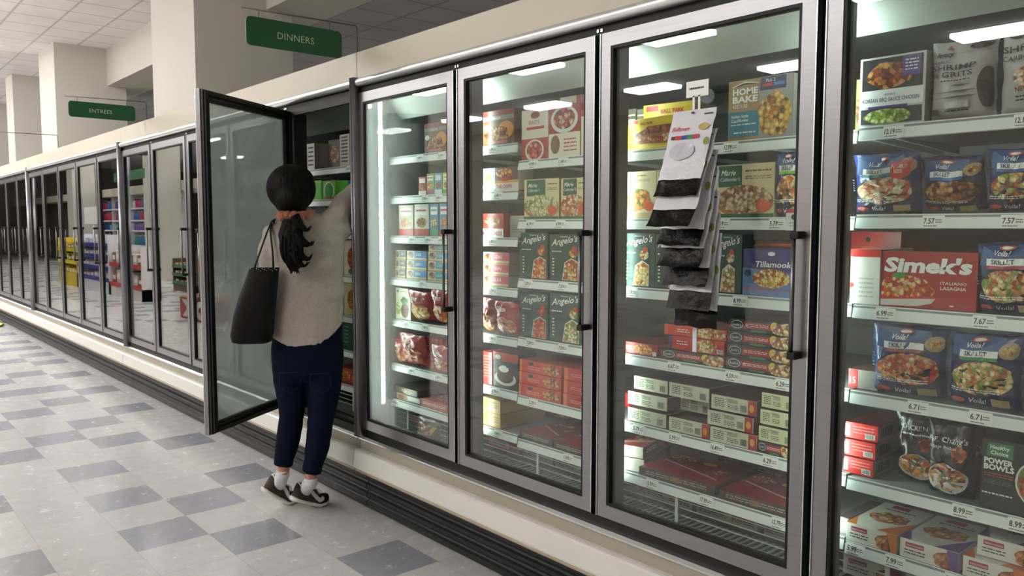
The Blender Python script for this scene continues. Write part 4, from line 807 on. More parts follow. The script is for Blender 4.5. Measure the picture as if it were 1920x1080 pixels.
d = put(956, 985, 405, z, yref=425, yf=2.14); carton(**d, Dp=.1, front=M_('#b9bdb4'), label='plain pale box beside the red and white one', fa=[('l', .1, .2, .8, .6, 4, M_('#8a8f88'))])
z = ZC[3]
def bluestack(xl, xr, n, z, col, group, words, ref=505, H=.0435):
    for i in range(n):
        X, W = xs(xl, xr, ref, 2.112)
        carton(X, 2.112+.002*i, z+.0012+i*(H+.0012), W, H, .15, M_('#d6cdbd'), '%s %s' % (['bottom', 'second', 'third', 'top'][i if i < n-1 else 3], words), group=group, fa=[('r', .38, .25, 1, .95, M_(col)), ('t', 'LEAN', .45, .45, .3, LTEXT, {'fit': .4}), ('r', 0, 0, 1, .12, M_('#c9a03a')), ('e', .2, .55, .14, .35, food(BROWN, 80))], top=M_('#8a7a64'))
bluestack(762, 799, 3, z, '#2f78b8', 'low blue diet meal boxes', 'blue diet meal box of the left stack in the fogged door')
bluestack(802, 842, 4, z, '#2f9ab0', 'low blue diet meal boxes', 'teal diet meal box of the right stack in the fogged door')
bluestack(741, 760, 3, z, '#6a6a70', 'low blue diet meal boxes', 'hazy grey meal box of the stack nearest the light strip')
bluestack(905, 953, 3, z, '#c94a5a', 'pink-labelled meal boxes', 'pink-labelled meal box stacked in the middle door', ref=520, H=.046)
z = ZC[4]
d = put(742, 770, 541, z, yref=570); carton(**d, Dp=.07, front=M_('#d8d2bc'), label='cream carton with a leafy meal picture near the light strip', side=M_('#a8a08a'), fa=[('r', .1, .86, .22, .94, M_('#3a7a4a')), ('l', .3, .86, .8, .92, 1, M_('#8a8470')), ('e', .62, .3, .25, .24, food('6A3A22 8A4A30 4A2418', 60)), ('e', .6, .6, .24, .12, food('4A7A2A 6A9A3A 2E5A1E', 60), .1), ('e', .2, .35, .17, .2, food(GREEN, 70))])
def chickenbag(xl, xr, yt, z, label, seed, lean=.3, ref=600, pal='C9602A E08A4A A83A1A E8B47A', yf=2.115, col='#a81f26'):
    d = put(xl, xr, yt, z, yref=ref, yf=yf)
    bag(d['X'], d['Y'], d['Z'], d['W'], d['H']*1.08, .07, FOIL(col), label, [('e', .5, .35, .42, .28, food(pal, 45), .05), ('t', 'Tyson', .2, .76, .13, LTEXT, {'b': .02, 's': .15, 'fit': .5}), ('p', [(.0, .62), (.9, .5), (.9, .46), (.0, .58)], M_('#e0b8a0'))], seed=seed, lean=lean, group='red chicken bags')
chickenbag(768, 812, 552, z, 'red chicken bag leaning back, left one on the fifth shelf of the fogged door', 31, pal='D8962E E8B84A B8702A', ref=590)
chickenbag(812, 850, 550, z, 'red chicken bag against the stile, fifth shelf of the fogged door', 32, ref=590)
chickenbag(903, 932, 565, z, 'red chicken bag at the mullion, fifth shelf of the middle door', 33, ref=600)
chickenbag(930, 974, 574, z, 'pinkish red chicken bag beside the green lasagne box', 34, ref=600, yf=2.105, pal='E8A070 D8805A C25A3A F0C8A0')
z = ZC[5]
chickenbag(742, 764, 640, z, 'hazy red chicken bag next to the light strip, sixth shelf', 35, ref=665)
chickenbag(752, 800, 632, z, 'red bag with a big orange wing picture, sixth shelf of the fogged door', 36, ref=660, pal='C9501E D8702E 9A3212')
for i in range(4):
    X, W = xs(799+i*8, 806+i*8, 665, 2.14); carton(X, 2.14, z+.0012, W, .15, .1, M_('#b01e1e'), 'slim red carton standing on end, %s in the row of four' % ['first', 'second', 'third', 'last'][i], group='slim red cartons on end', fa=[('l', .2, .2, .8, .8, 3, M_('#d88a80'))])
chickenbag(812, 856, 655, z, 'red chicken bag lying in front of the slim cartons', 37, lean=.35, ref=680, yf=2.1)
d = put(925, 971, 663, z, yref=690); carton(**d, Dp=.1, front=M_('#241a18'), label='black and red pie box with a slice on a white plate', fa=[('r', 0, .78, 1, 1, M_('#b8231c')), ('e', .2, .86, .15, .1, BLK), ('e', .2, .86, .12, .07, M_('#c9ccc8')), ('e', .5, .28, .44, .2, BOWL), ('e', .5, .35, .34, .2, food('5A2A14 3A1A0C 7A3A1C', 50)), ('e', .45, .55, .2, .1, WH), ('r', .55, .6, .8, .7, M_('#3a3a70'))])
d = put(904, 923, 660, z, yref=690); carton(**d, Dp=.1, front=M_('#b0231f'), label='narrow red carton standing left of the black pie box', fa=[('l', .2, .2, .8, .9, 8, M_('#d86a60'))])
z = ZC[6]
lying(744, 790, 725, z, .03, M_('#a89e8c'), 'flat beige carton on the seventh shelf near the light strip', fa=[('r', .45, .2, .95, .85, WH), ('e', .2, .5, .15, .4, food(ORANGE, 70))], top=M_('#7a6a58'), ta=[('e', .5, .5, .4, .3, food(TAN, 50))])
lying(735, 782, 715, z+.032, .03, M_('#6a5c4c'), 'dark flat carton on top of the beige one, seventh shelf', fa=[('e', .6, .5, .2, .4, food(TAN, 60))], top=M_('#5a4c3c'))
lying(788, 842, 738, z, .035, M_('#c05a58'), 'flat pink carton at the right of the seventh shelf in the fogged door', fa=[('l', .1, .3, .9, .7, 2, LTEXT)], top=M_('#b84a48'), ta=[('e', .5, .5, .4, .3, food('C9504A E8908A D8C0B0', 60))])
for i in range(2): lying(904, 938+i*0, 775, z+i*.06, .058, M_('#c9a050'), ['lower', 'upper'][i]+' yellow-brown carton at the left of the seventh shelf in the middle door', top=M_('#b89048'), fa=[('l', .1, .3, .9, .8, 3, M_('#8a6a2a'))], Dp=.25, group='yellow-brown cartons')
lying(744, 790, 775, .402, .04, M_('#c98a9a'), 'flat pink and cream carton on the deck of the fogged door', yf=2.2, fa=[('l', .1, .2, .9, .8, 2, LTEXT)], top=M_('#a8606a'))
d = put(792, 850, 720, .403, yref=780, yf=2.13)
bag(d['X'], 2.07, .405, .17, .15, .035, mat('#4a4238', .3, 0, .1, 30), 'crumpled dark brown bag slumped behind the glass at the bottom of the fogged door', [('e', .4, .4, .3, .3, food(BROWN, 40), .05), ('p', [(.7, .3), (.95, .75), (.6, .75)], M_('#d0a040')), ('e', .3, .75, .1, .08, WH), ('e', .3, .75, .07, .055, M_('#7a7a70'))], seed=41, lean=.0, wr=.008)
for j in range(2):
    X, W = xs(905, 968, 840, 2.22); carton(X, 2.24, .403+j*.046, W, .044, .2, M_('#b8504c'), ['bottom', 'top'][j]+' red and white carton on the deck, left part of the middle door', group='grey-white cartons on the freezer deck', fa=[('r', .1, .2, .7, .8, M_('#d8d0c4')), ('l', .12, .3, .6, .7, 2, INK)], top=M_('#7a3a34'))
# ================= open section (module D)
def dz(i): return ZD[i]
def ypack(xl, xr, yt, i, col, label, fa=(), yf=2.14, Dp=.1, ref=None, group=None, side=None, top=None, lean=0):
    d = put(xl, xr, yt, dz(i), yref=ref or yt+20, yf=yf); return carton(**d, Dp=Dp, front=M_(col), label=label, fa=fa, group=group, side=side, top=top)
ypack(569, 590, 270, 0, '#bdb8b0', 'white box with black letters at the left of the open freezer', [('e', .2, .3, .15, .2, food(BROWN)), ('l', .45, .1, .9, .9, 5, INK)], ref=300)
ypack(637, 655, 252, 0, '#c2beb6', 'tall white box with black print leaning by the post in the open freezer', [('l', .2, .1, .85, .95, 8, INK)], ref=290)
ypack(616, 638, 262, 0, '#4d463c', 'dark brown box between the white ones in the open freezer', [('e', .5, .5, .4, .3, food(BROWN))], ref=290, yf=2.2)
ypack(594, 616, 285, 0, '#3a1c1a', 'low dark box in the shade of the open freezer', [('e', .4, .5, .4, .3, food(BROWN))], ref=300, yf=2.3)
for i, (a_, b_) in enumerate([(586, 603), (605, 629), (631, 652)]):
    ypack(a_, b_, 339, 1, ['#4fae1c', '#6fae3a', '#45a018'][i], ['bright green box nearest the hair', 'green box with a white-edged arch picture', 'bright green box touching the raised sleeve'][i], ([('e', .5, .45, .42, .5, M_('#d8d2c8')), ('e', .5, .42, .34, .45, M_('#2f9a1e')), ('e', .5, .65, .12, .12, M_('#2a8a7a')), ('r', .2, .0, .8, .14, M_('#a8501e'))] if i == 1 else [('r', .1, .1, .3, .9, M_('#2f8a14'))]), ref=355, group='bright green boxes in the open freezer')
ypack(653, 675, 339, 1, '#2a6ab0', 'blue box at the end of the green row', ref=355)
ypack(638, 668, 392, 2, '#4a4278', 'white and purple box under the raised arm', [('p', [(0, 0), (1, 0), (1, .6)], WH)], ref=420)
ypack(645, 668, 452, 3, '#cfc4a8', 'cream box with a red roast picture in the open freezer', [('e', .62, .5, .32, .3, food('8A2E14 B0461E D8803A')), ('e', .55, .12, .2, .08, M_('#3a7a3a'))], ref=490)
ypack(645, 668, 528, 4, '#cdb98a', 'cream box with an orange meal below the roast box', [('e', .62, .5, .32, .3, food(ORANGE))], ref=560)
ypack(640, 668, 602, 5, '#14483a', 'dark green box by the post in the open freezer', [('l', .2, .2, .5, .9, 5, M_('#6a9a88'))], ref=640)
ypack(630, 668, 690, 6, '#8a3414', 'orange-brown box low in the open freezer', [('e', .4, .5, .4, .35, food(ORANGE)), ('e', .8, .5, .2, .3, food(RED))], ref=700)
for i in range(3):
    for j, zz in ((0, 1), (1, 3), (2, 4)):
        X = -4.5+i*.12; carton(X, 2.16, ZD[zz]+.0012, .1, .12, .1, M_(['#7a5a3a', '#2f5a48', '#8a2c20'][(i+j) % 3]), 'shaded box on the %s shelf behind the open door, %s of three' % (['second', 'fourth', 'fifth'][j], ['left', 'middle', 'right'][i]), group='shaded boxes behind the open door', fa=[('e', .5, .4, .3, .25, food(BROWN)), ('r', .2, .75, .8, .9, WH)])
# ================================================================== POUCHES HANGING OUTSIDE THE BIG DOOR
def dp(px, py, z): return Vector((0, 0, CAMH)) + ray(px, py)*z      # a place along a sight line, z metres ahead of the camera
CLIPX = onY(1305, 300, 1.905).x
t = thing('clip_strip', (CLIPX, 1.935, 1.52), 'white clip strip with a blank holder plate, stuck on the big glass door', 'clip strip')
b = MB(); pa, pb = onY(1287, 150, 1.9), onY(1328, 178, 1.9); b.box(pa.x, pb.x, 1.9, 1.902, pb.z, onY(1307, 151, 1.9).z, WH)
def fnp(u, v, e): return (pa.x+(pb.x-pa.x)*u, 1.9-e, pb.z+.045*v)
art(b, fnp, [('l', .15, .35, .8, .65, 1, INK)], .08, .045); b.build('holder_plate', t, loc=(CLIPX, 1.9, pb.z))
zc_ = onY(1305, 190, 1.9).z
b = MB(); b.box(CLIPX-.012, CLIPX-.005, 1.9, 1.903, onY(1305, 212, 1.9).z, pb.z+.004, WH); b.box(CLIPX+.007, CLIPX+.014, 1.9, 1.903, onY(1305, 212, 1.9).z, pb.z+.004, WH); b.box(CLIPX-.014, CLIPX+.016, 1.9, 1.903, onY(1305, 212, 1.9).z-.004, onY(1305, 205, 1.9).z, WH)
b.box(CLIPX-.006, CLIPX+.008, 1.912, 1.914, 1.02, onY(1305, 205, 1.9).z, mat('#dde0e2', .3)); b.build('strip', t, loc=(CLIPX, 1.9, 1.1))
b = MB(); cx_ = onY(1326, 180, 1.93); b.ell(cx_, .022, .016, .022, mat('#c9d4da', .1, coat=1, alpha=.35)); b.build('suction_cup', t, loc=tuple(cx_))
bots = [(1226, 1301, 336, 368), (1210, 1291, 392, 424), (1236, 1303, 430, 461), (1231, 1307, 465, 500), (1245, 1315, 500, 535), (1254, 1321, 545, 579), (1265, 1340, 580, 613)]
ztop0 = onY(1302, 206, 1.9).z
PW = onY(1342, 250, 1.9).x-onY(1262, 250, 1.9).x
PWH = mat('#dcdbe0', .18, 0, .05, 30, .2, 60, coat=.6, name='clear_white_film'); PBK = mat('#030304', .3, 0, 0, 8, .5, 35, spec=.2, name='black_film')
words = ['topmost', 'second', 'third', 'fourth', 'fifth', 'sixth', 'lowest']
for i, (bl, br, yt, yb_) in enumerate(bots):
    zt = ztop0-i*.058; yt_ = 1.9+.0012*i; xc = onY(1302+2*i, 250, 1.9).x
    # bottom: find the outward swing that puts the lower edge where it hangs
    best = min((abs((lambda q: q)(((Vector((xc, y, zt-.24))-Vector((0, 0, CAMH))).dot(CR)/(Vector((xc, y, zt-.24))-Vector((0, 0, CAMH))).dot(CF)*F_PX+960)-(bl+br)/2)), y) for y in [1.62+.005*q for q in range(57)])
    ybot = min(yt_-.01, max(1.74+.006*i, best[1]-.0))
    zbot = onY((bl+br)/2, yb_, ybot).z; Hh = zt-zbot; fb = min(.42, (onY((bl+br)/2, yt, ybot).z-zbot)/Hh)
    off = i*5.3
    def P(u, v, sgn, e=0):
        s_ = (math.sin(math.pi*min(1, max(0, u))))**.5; bl_ = (max(0, math.sin(math.pi*min(1, (1-v)*.9+.08))))*.5+.3*(v < fb)
        y = ybot+(yt_-ybot)*(v**.8)-sgn*(.008*s_*bl_+.0008)-sgn*e
        return (xc-PW/2+PW*u+noise.noise(Vector((v*6, off, u)))*.004, y+noise.noise(Vector((u*5, v*7, off)))*.005*(1-v), zbot+Hh*v+noise.noise(Vector((u*4, off, 3)))*.006*(1-v))
    b = MB(); n, k = 12, 20
    for sgn in (1, -1):
        for part, mt in ((0, PBK), (1, PWH)):
            v0, v1 = (0, fb) if part == 0 else (fb, 1); kk = 8 if part == 0 else 14
            vs = [P(a/n, v0+(v1-v0)*c/kk, sgn) for c in range(kk+1) for a in range(n+1)]
            fs = [(c*(n+1)+a, c*(n+1)+a+1, (c+1)*(n+1)+a+1, (c+1)*(n+1)+a) for c in range(kk) for a in range(n)]
            b.add(vs, fs if sgn > 0 else [f[::-1] for f in fs], mt, True)
    fa = [('e', .93, .62, .06, .045, M_('#8a9a4a')), ('r', .75, .93, .95, .945, INK)]
    if i == 0: fa += [('t', 'Fulltown', .08, .76, .05, M_('#c8485a'), {'s': .3, 'fit': .6, 'b': .012}), ('r', .1, .66, .2, .7, INK), ('r', .2, .66, .36, .705, RD), ('r', .36, .66, .5, .705, M_('#2a3a8a')), ('r', .5, .66, .62, .705, M_('#2f8a4a')), ('r', .62, .66, .76, .705, M_('#b8324a')),
                      ('e', .82, .79, .12, .04, M_('#b8a060')), ('e', .42, .52, .3, .1, M_('#c9c4d0', .15, coat=.8)), ('e', .5, .965, .04, .012, INK)]
    art(b, lambda u, v, e: P(u, v, 1, e+.001), fa, PW, Hh)
    tag(b.build('hanging_pouch', loc=(xc, yt_, zt)), words[i]+' white and black pouch on the clip strip outside the big door', 'pouch', 'white and black pouches on the clip strip')
# ================================================================== THE SHOPPER
RT = Vector((CR.x, CR.y, 0)).normalized(); FW = Vector((-CR.y, CR.x, 0)).normalized()      # to her right, and the way she faces
RT = Vector((math.cos(YAW+.16), math.sin(YAW+.16), 0)); FW = Vector((-RT.y, RT.x, 0))
PZ = 3.74
SKIN = mat('#b98570', .5, 0, .05, 30, name='skin'); SHIRT = mat('#b5aba2', .9, 0, .09, 90, .25, 140, spec=.2, name='heather_knit'); JEAN = mat('#060d26', .85, 0, .3, 22, .25, 300, spec=.15, name='navy_denim')
HAIRM = mat('#020202', .6, 0, .3, 60, .6, 60, spec=.16, stretch=(1, 1, .15), name='black_hair'); CORAL = mat('#985a47', .7, 0, .12, 60, .4, 90, name='coral_cloth')
toe = onZ(585, 945)
person = thing('person', (toe.x, toe.y-.05, 0), 'person in a pale knit top and navy jeans reaching into the open freezer', 'person')
def organic(name, mb, parent, mt, vox=.008, smooth=6, sub=None, shape=None):
    o = mb.build('tmp', world=True); me0 = o.data
    r = o.modifiers.new('r', 'REMESH'); r.mode = 'VOXEL'; r.voxel_size = vox
    s_ = o.modifiers.new('s', 'SMOOTH'); s_.factor = .5; s_.iterations = smooth
    dg = bpy.context.evaluated_depsgraph_get(); dg.update()
    me = bpy.data.meshes.new_from_object(o.evaluated_get(dg)); bpy.data.objects.remove(o); bpy.data.meshes.remove(me0)
    me.materials.clear(); me.materials.append(mt); pl = Vector(parent['_w'])
    for v in me.vertices:
        if shape: v.co = shape(v.co)
        v.co -= pl
    for p in me.polygons: p.use_smooth = True; p.material_index = 0
    me.name = name; n = bpy.data.objects.new(name, me); COL.objects.link(n); n.parent = parent; n['_w'] = tuple(pl); return n
def ring(c, a, bb, n=28, pw=2.2, tilt=None):
    out = []
    for i in range(n):
        t_ = 2*math.pi*i/n; cx, sx = math.cos(t_), math.sin(t_)
        x = a*math.copysign(abs(cx)**(2/pw), cx); y = bb*math.copysign(abs(sx)**(2/pw), sx)
        p = c+RT*x+FW*y
        if tilt: p = p+Vector((0, 0, tilt(x/a, y/bb)))
        out.append(p)
    return out
def pr(y, l, r, th, z=PZ, tilt=None, dzf=0, pw=2.2):
    c = dp((l+r)/2, y, z)+FW*dzf; return ring(c, (r-l)/2/F_PX*z*1.0, th, tilt=tilt, pw=pw)
# knit top
b = MB()
hem = lambda x, y: (.11 if x > 0 else .06)*x*x+.02*max(0, y)
rs = [pr(650, 511, 642, .121, tilt=hem), pr(626, 510, 643, .121, tilt=lambda x, y: hem(x, y)*.7), pr(590, 510, 642, .118), pr(565, 512, 643, .11), pr(530, 514, 644, .102), pr(495, 510, 646, .102), pr(460, 503, 648, .103, dzf=.005),
      pr(436, 506, 646, .095, dzf=.01), pr(420, 518, 632, .08, dzf=.015), pr(408, 534, 610, .066, dzf=.02), pr(400, 546, 598, .056, dzf=.025)]
b.loft(rs, SHIRT)
b.tube([dp(612, 430, PZ+.02), dp(632, 408, PZ+.06), dp(652, 382, PZ+.16), dp(672, 356, PZ+.25), dp(692, 336, PZ+.33), dp(703, 327, PZ+.38)], [.062, .066, .06, .052, .042, .036], SHIRT, 16)
b.tube([dp(610, 470, PZ), dp(636, 430, PZ+.05), dp(655, 395, PZ+.16)], [.05, .058, .045], SHIRT, 14)
b.tube([dp(535, 432, PZ), dp(514, 440, PZ-.0), dp(504, 470, PZ+.0), dp(500, 505, PZ+.0), dp(499, 532, PZ+.02), dp(490, 552, PZ+.12), dp(482, 566, PZ+.22)], [.055, .06, .056, .05, .047, .042, .034], SHIRT, 16)
def folds(p):
    q = noise.noise(p*8)*.008+noise.noise(Vector((p.x*6, p.y*6, p.z*17))+Vector((4, 1, 2)))*.013+abs(noise.noise(Vector((p.x*11+p.z*9, p.y*11, p.z*5))))*.014-.005
    c = Vector((person['_w'][0], person['_w'][1], p.z)); d = Vector((p.x-c.x, p.y-c.y, 0))
    q *= max(0, min(1, (p.z-HEMZ-.06)/.14))
    return p+(d.normalized() if d.length > .01 else d)*q
HEMZ = dp(575, 645, PZ).z
organic('knit_top', b, person, SHIRT, .007, 12, shape=folds)
# jeans
b = MB()
b.loft([pr(585, 518, 636, .1), pr(620, 513, 640, .115), pr(650, 511, 642, .122), pr(678, 511, 643, .118), pr(700, 514, 641, .105), pr(712, 522, 632, .08)], JEAN)
def leg(pts): b.tube([dp(x, y, z) for x, y, hw, z in pts], [(hw/F_PX*PZ*1.0, hw/F_PX*PZ*1.04) for x, y, hw, z in pts], JEAN, 20)
leg([(545, 665, 33, PZ), (544, 690, 33.5, PZ), (545, 720, 30.5, PZ-.01), (547, 750, 26, PZ-.02), (547, 778, 22.5, PZ-.02), (543, 808, 22.5, PZ), (538, 835, 21, PZ+.015), (533, 858, 18, PZ+.02), (531, 873, 17.5, PZ+.02)])
leg([(607, 665, 34, PZ+.01), (608, 690, 35, PZ), (608, 725, 31, PZ-.01), (605, 758, 27, PZ-.02), (601, 788, 23.5, PZ-.03), (598, 818, 23, PZ-.02), (593, 848, 21, PZ-.01), (587, 872, 18, PZ), (584, 887, 17.5, PZ)])
organic('jeans', b, person, JEAN, .0075, 4, shape=lambda p: p+Vector((1, .3, 0))*noise.noise(Vector((p.x*10, p.y*10, p.z*26)))*.0045)
for cx, cy in ((548, 690), (604, 692)):      # back pockets
    b = MB(); c = dp(cx, cy, PZ)-FW*.1305; pts = [(-.045, .0), (.045, .0), (.045, -.07), (0, -.092), (-.045, -.07)]
    b.tube([c+RT*x+Vector((0, 0, z))+FW*(.014*(x/.05)**2+.02*(z/-.1)) for x, z in pts+pts[:1]], .0009, mat('#1a2648', .8), 5)
    b.build('back_pocket', person, loc=person['_w'])
# body: head, neck, hands, lower legs
HF = (FW*.9+RT*.43).normalized(); HR = Vector((HF.y, -HF.x, 0)); HC = dp(548, 357, PZ-.01)
HM = Matrix((HR, HF, Vector((0, 0, 1)))).transposed()
b = MB()
def hp(x, y, z): return HC+HR*x+HF*y+Vector((0, 0, z))
b.ell(hp(0, .015, .008), .074, .095, .103, SKIN, M=HM); b.ell(hp(0, .045, -.055), .052, .055, .055, SKIN, M=HM)
b.tube([hp(0, .0, -.03), hp(.008, -.005, -.09), dp(573, 405, PZ+.01), dp(574, 430, PZ)], [.055, .05, .052, .07], SKIN, 18)
b.ell(hp(0, .115, -.012), .011, .017, .02, SKIN, M=HM); b.ell(hp(0, .1, -.052), .02, .012, .008, SKIN, M=HM); b.ell(hp(0, .098, -.085), .02, .015, .015, SKIN, M=HM)
for sx in (-1, 1): b.ell(hp(.075*sx, .012, -.008), .008, .016, .028, SKIN, M=HM); b.ell(hp(.045*sx, .09, -.02), .018, .014, .016, SKIN, M=HM)
b.loft([ring(dp(577, y, PZ), a, c) for y, a, c in ((440, .15, .08), (520, .13, .085), (620, .14, .09))], SKIN)
for p in ([(545, 690, PZ), (545, 770, PZ-.01), (535, 850, PZ+.02), (531, 883, PZ+.02), (530, 889, PZ+.02)], [(606, 690, PZ), (601, 780, PZ-.02), (590, 855, PZ), (583, 895, PZ), (583, 902, PZ)]):
    b.tube([dp(*q) for q in p], [.06, .045, .033, .028, .026][:len(p)], SKIN, 14)
b.tube([dp(545, 620, PZ), dp(545, 700, PZ)], .06, SKIN, 12); b.tube([dp(603, 620, PZ), dp(606, 700, PZ)], .06, SKIN, 12)
b.tube([dp(628, 432, PZ+.02), dp(638, 406, PZ+.08), dp(654, 382, PZ+.16), dp(673, 357, PZ+.25), dp(703, 328, PZ+.38), dp(709, 322, PZ+.41)], [.035, .035, .03, .028, .025, .025], SKIN, 12)
b.tube([dp(522, 445, PZ), dp(506, 470, PZ), dp(500, 530, PZ+.02), dp(490, 552, PZ+.12), dp(480, 570, PZ+.25)], [.035, .034, .028, .026, .025], SKIN, 12)
b.tube([dp(618, 445, PZ+.02), dp(530, 450, PZ)], .045, SKIN, 12)
def hand(w, dr, pn, side, curl):
    """w wrist, dr pointing along the hand, pn palm normal; thumb on side"""
    dr = dr.normalized(); pn = (pn-dr*pn.dot(dr)).normalized(); sd = dr.cross(pn)*side
    b.loft([[w+dr*a+sd*(hw*math.cos(t))+pn*(th*math.sin(t)) for t in [2*math.pi*i/12 for i in range(12)]] for a, hw, th in ((-.01, .026, .022), (.02, .036, .018), (.05, .041, .016), (.08, .04, .013), (.09, .036, .01))], SKIN)
    for q, (o, L_) in enumerate([(.03, .068), (.011, .076), (-.009, .071), (-.028, .055)]):
        p = w+dr*.08+sd*o; a = .2+curl*.4; pts = [p]; 
        for seg in (.45, .3, .25):
            d = dr*math.cos(a)+pn*math.sin(a)+sd*o*.8; p = p+d.normalized()*L_*seg; pts.append(p); a += curl
        b.tube(pts, [.0095, .009, .0082, .0068], SKIN, 8)
    p = w+dr*.025+sd*.03; pts = [p, p+sd*.025+dr*.025+pn*.01, p+sd*.034+dr*.05+pn*.02, p+sd*.034+dr*.068+pn*.03]
    b.tube(pts, [.013, .011, .0095, .0075], SKIN, 8)
hand(dp(707, 324, PZ+.4), Vector((-.1, .9, .35)), Vector((0, .3, -1)), 1, .35)
hand(dp(481, 569, PZ+.24), Vector((-.85, .3, -.25)), Vector((.3, .9, 0)), -1, .45)
organic('body', b, person, SKIN, .0045, 2)
b = MB()
for sx in (-1, 1): b.ell(hp(.03*sx, .101, .012), .012, .008, .007, mat('#e8e4e0', .2), M=HM); b.ell(hp(.03*sx, .108, .012), .005, .003, .005, mat('#1c100c', .1), M=HM); b.ell(hp(.032*sx, .106, .033), .017, .006, .003, HAIRM, M=HM)
b.ell(hp(0, .11, -.052), .02, .005, .006, mat('#a8524a', .4), M=HM); b.build('facial_features', person, loc=person['_w'])
# hair: smooth crown, gathered low
b = MB()
b.ell(dp(546, 353, PZ-.035), .107, .112, .111, HAIRM, 32, 24); b.ell(dp(547, 372, PZ-.07), .09, .08, .085, HAIRM, 28, 18); b.ell(dp(549, 390, PZ-.075), .055, .05, .055, HAIRM, 20, 14)
b.ell(hp(0, .02, .045), .088, .1, .075, HAIRM, 24, 18, M=HM)
def strandy(p):
    a = math.atan2((p-HC).dot(RT), (p-HC).dot(-FW)); d = (p-HC).normalized(); return p+d*(noise.noise(Vector((a*14, p.z*3, 0)))*.0022)
organic('hair', b, person, HAIRM, .006, 14, shape=strandy)
SB = PZ-.145
b = MB(); rp = random.Random(3)
def strand(pts, rs, mt, n=8, k=5):
    P_, R_ = [], []
    for i in range(len(pts)-1):
        a, b0, c, d = pts[max(0, i-1)], pts[i], pts[i+1], pts[min(len(pts)-1, i+2)]
        for j in range(k):
            t_ = j/k; P_.append(.5*((2*b0)+(c-a)*t_+(2*a-5*b0+4*c-d)*t_*t_+(3*b0-a-3*c+d)*t_**3)); R_.append(rs[i]+(rs[i+1]-rs[i])*t_)
    P_.append(pts[-1]); R_.append(rs[-1]); b.tube(P_, R_, mt, n)
b.tube([dp(548, 402, SB+.03), dp(547, 420, SB), dp(545, 440, SB-.015), dp(548, 465, SB-.01), dp(552, 490, SB), dp(553, 508, SB+.005)], [(.03, .03), (.045, .036), (.055, .04), (.05, .034), (.036, .024), (.012, .01)], HAIRM, 18)
for i in range(60):
    x0 = rp.uniform(-20, 20); yy = rp.uniform(420, 480); end = rp.uniform(24, 44) if yy < 470 else rp.uniform(20, 38); L_ = rp.choice([-1, 1, 1, 1]) if abs(x0) > 6 else 0
    z_ = SB-.028-rp.uniform(0, .016); xs_ = 547+x0*.8
    if i < 12:      # curls flicking out to the right
        yy = [431, 458, 485, 499][i % 4]+rp.uniform(-2, 2); o = rp.uniform(-3, 3)+[2, 4, 0, -4][i % 4]
        pts = [dp(552, yy-24, z_), dp(559+o*.5, yy-11, z_), dp(567+o, yy-2, z_), dp(575+o+rp.uniform(0, 3), yy+1, z_), dp(583+o+rp.uniform(-2, 3), yy-5-rp.uniform(0, 4), z_+.004)]
        strand(pts, [.024, .019, .012, .006, .0006], HAIRM, 10)
    else:
        e = rp.uniform(-10, 12); pts = [dp(xs_*.4+547*.6, 412, SB-.02), dp(xs_, 435, z_), dp(547+x0, 465, z_), dp(549+x0*.8+rp.uniform(-3, 3), 490, z_+.006), dp(551+e, rp.uniform(500, 514), z_+.012)]
        strand(pts, [.008, .0085, .008, .006, .001], HAIRM, 7)
pt = b.build('ponytail', person, loc=person['_w']); pt['label'] = 'wavy black ponytail with curls flicking to the right'
b = MB(); sc = dp(547, 406, SB+.012); n = 180
pts = []; rr_ = []
for i in range(n+1):
    a = 2*math.pi*i/n; w1 = 1+.12*math.sin(a*13)+.07*math.sin(a*7+1)
    pts.append(sc+RT*math.cos(a)*.04*w1+FW*math.sin(a)*.03*w1+Vector((0, 0, .006*math.sin(a*9)))); rr_.append(.018*(1+.3*math.sin(a*15)+.16*math.sin(a*23)))
b.tube(pts, rr_, CORAL, 12); s_ = b.build('scrunchie', person, loc=person['_w']); s_['label'] = 'ruffled coral scrunchie'
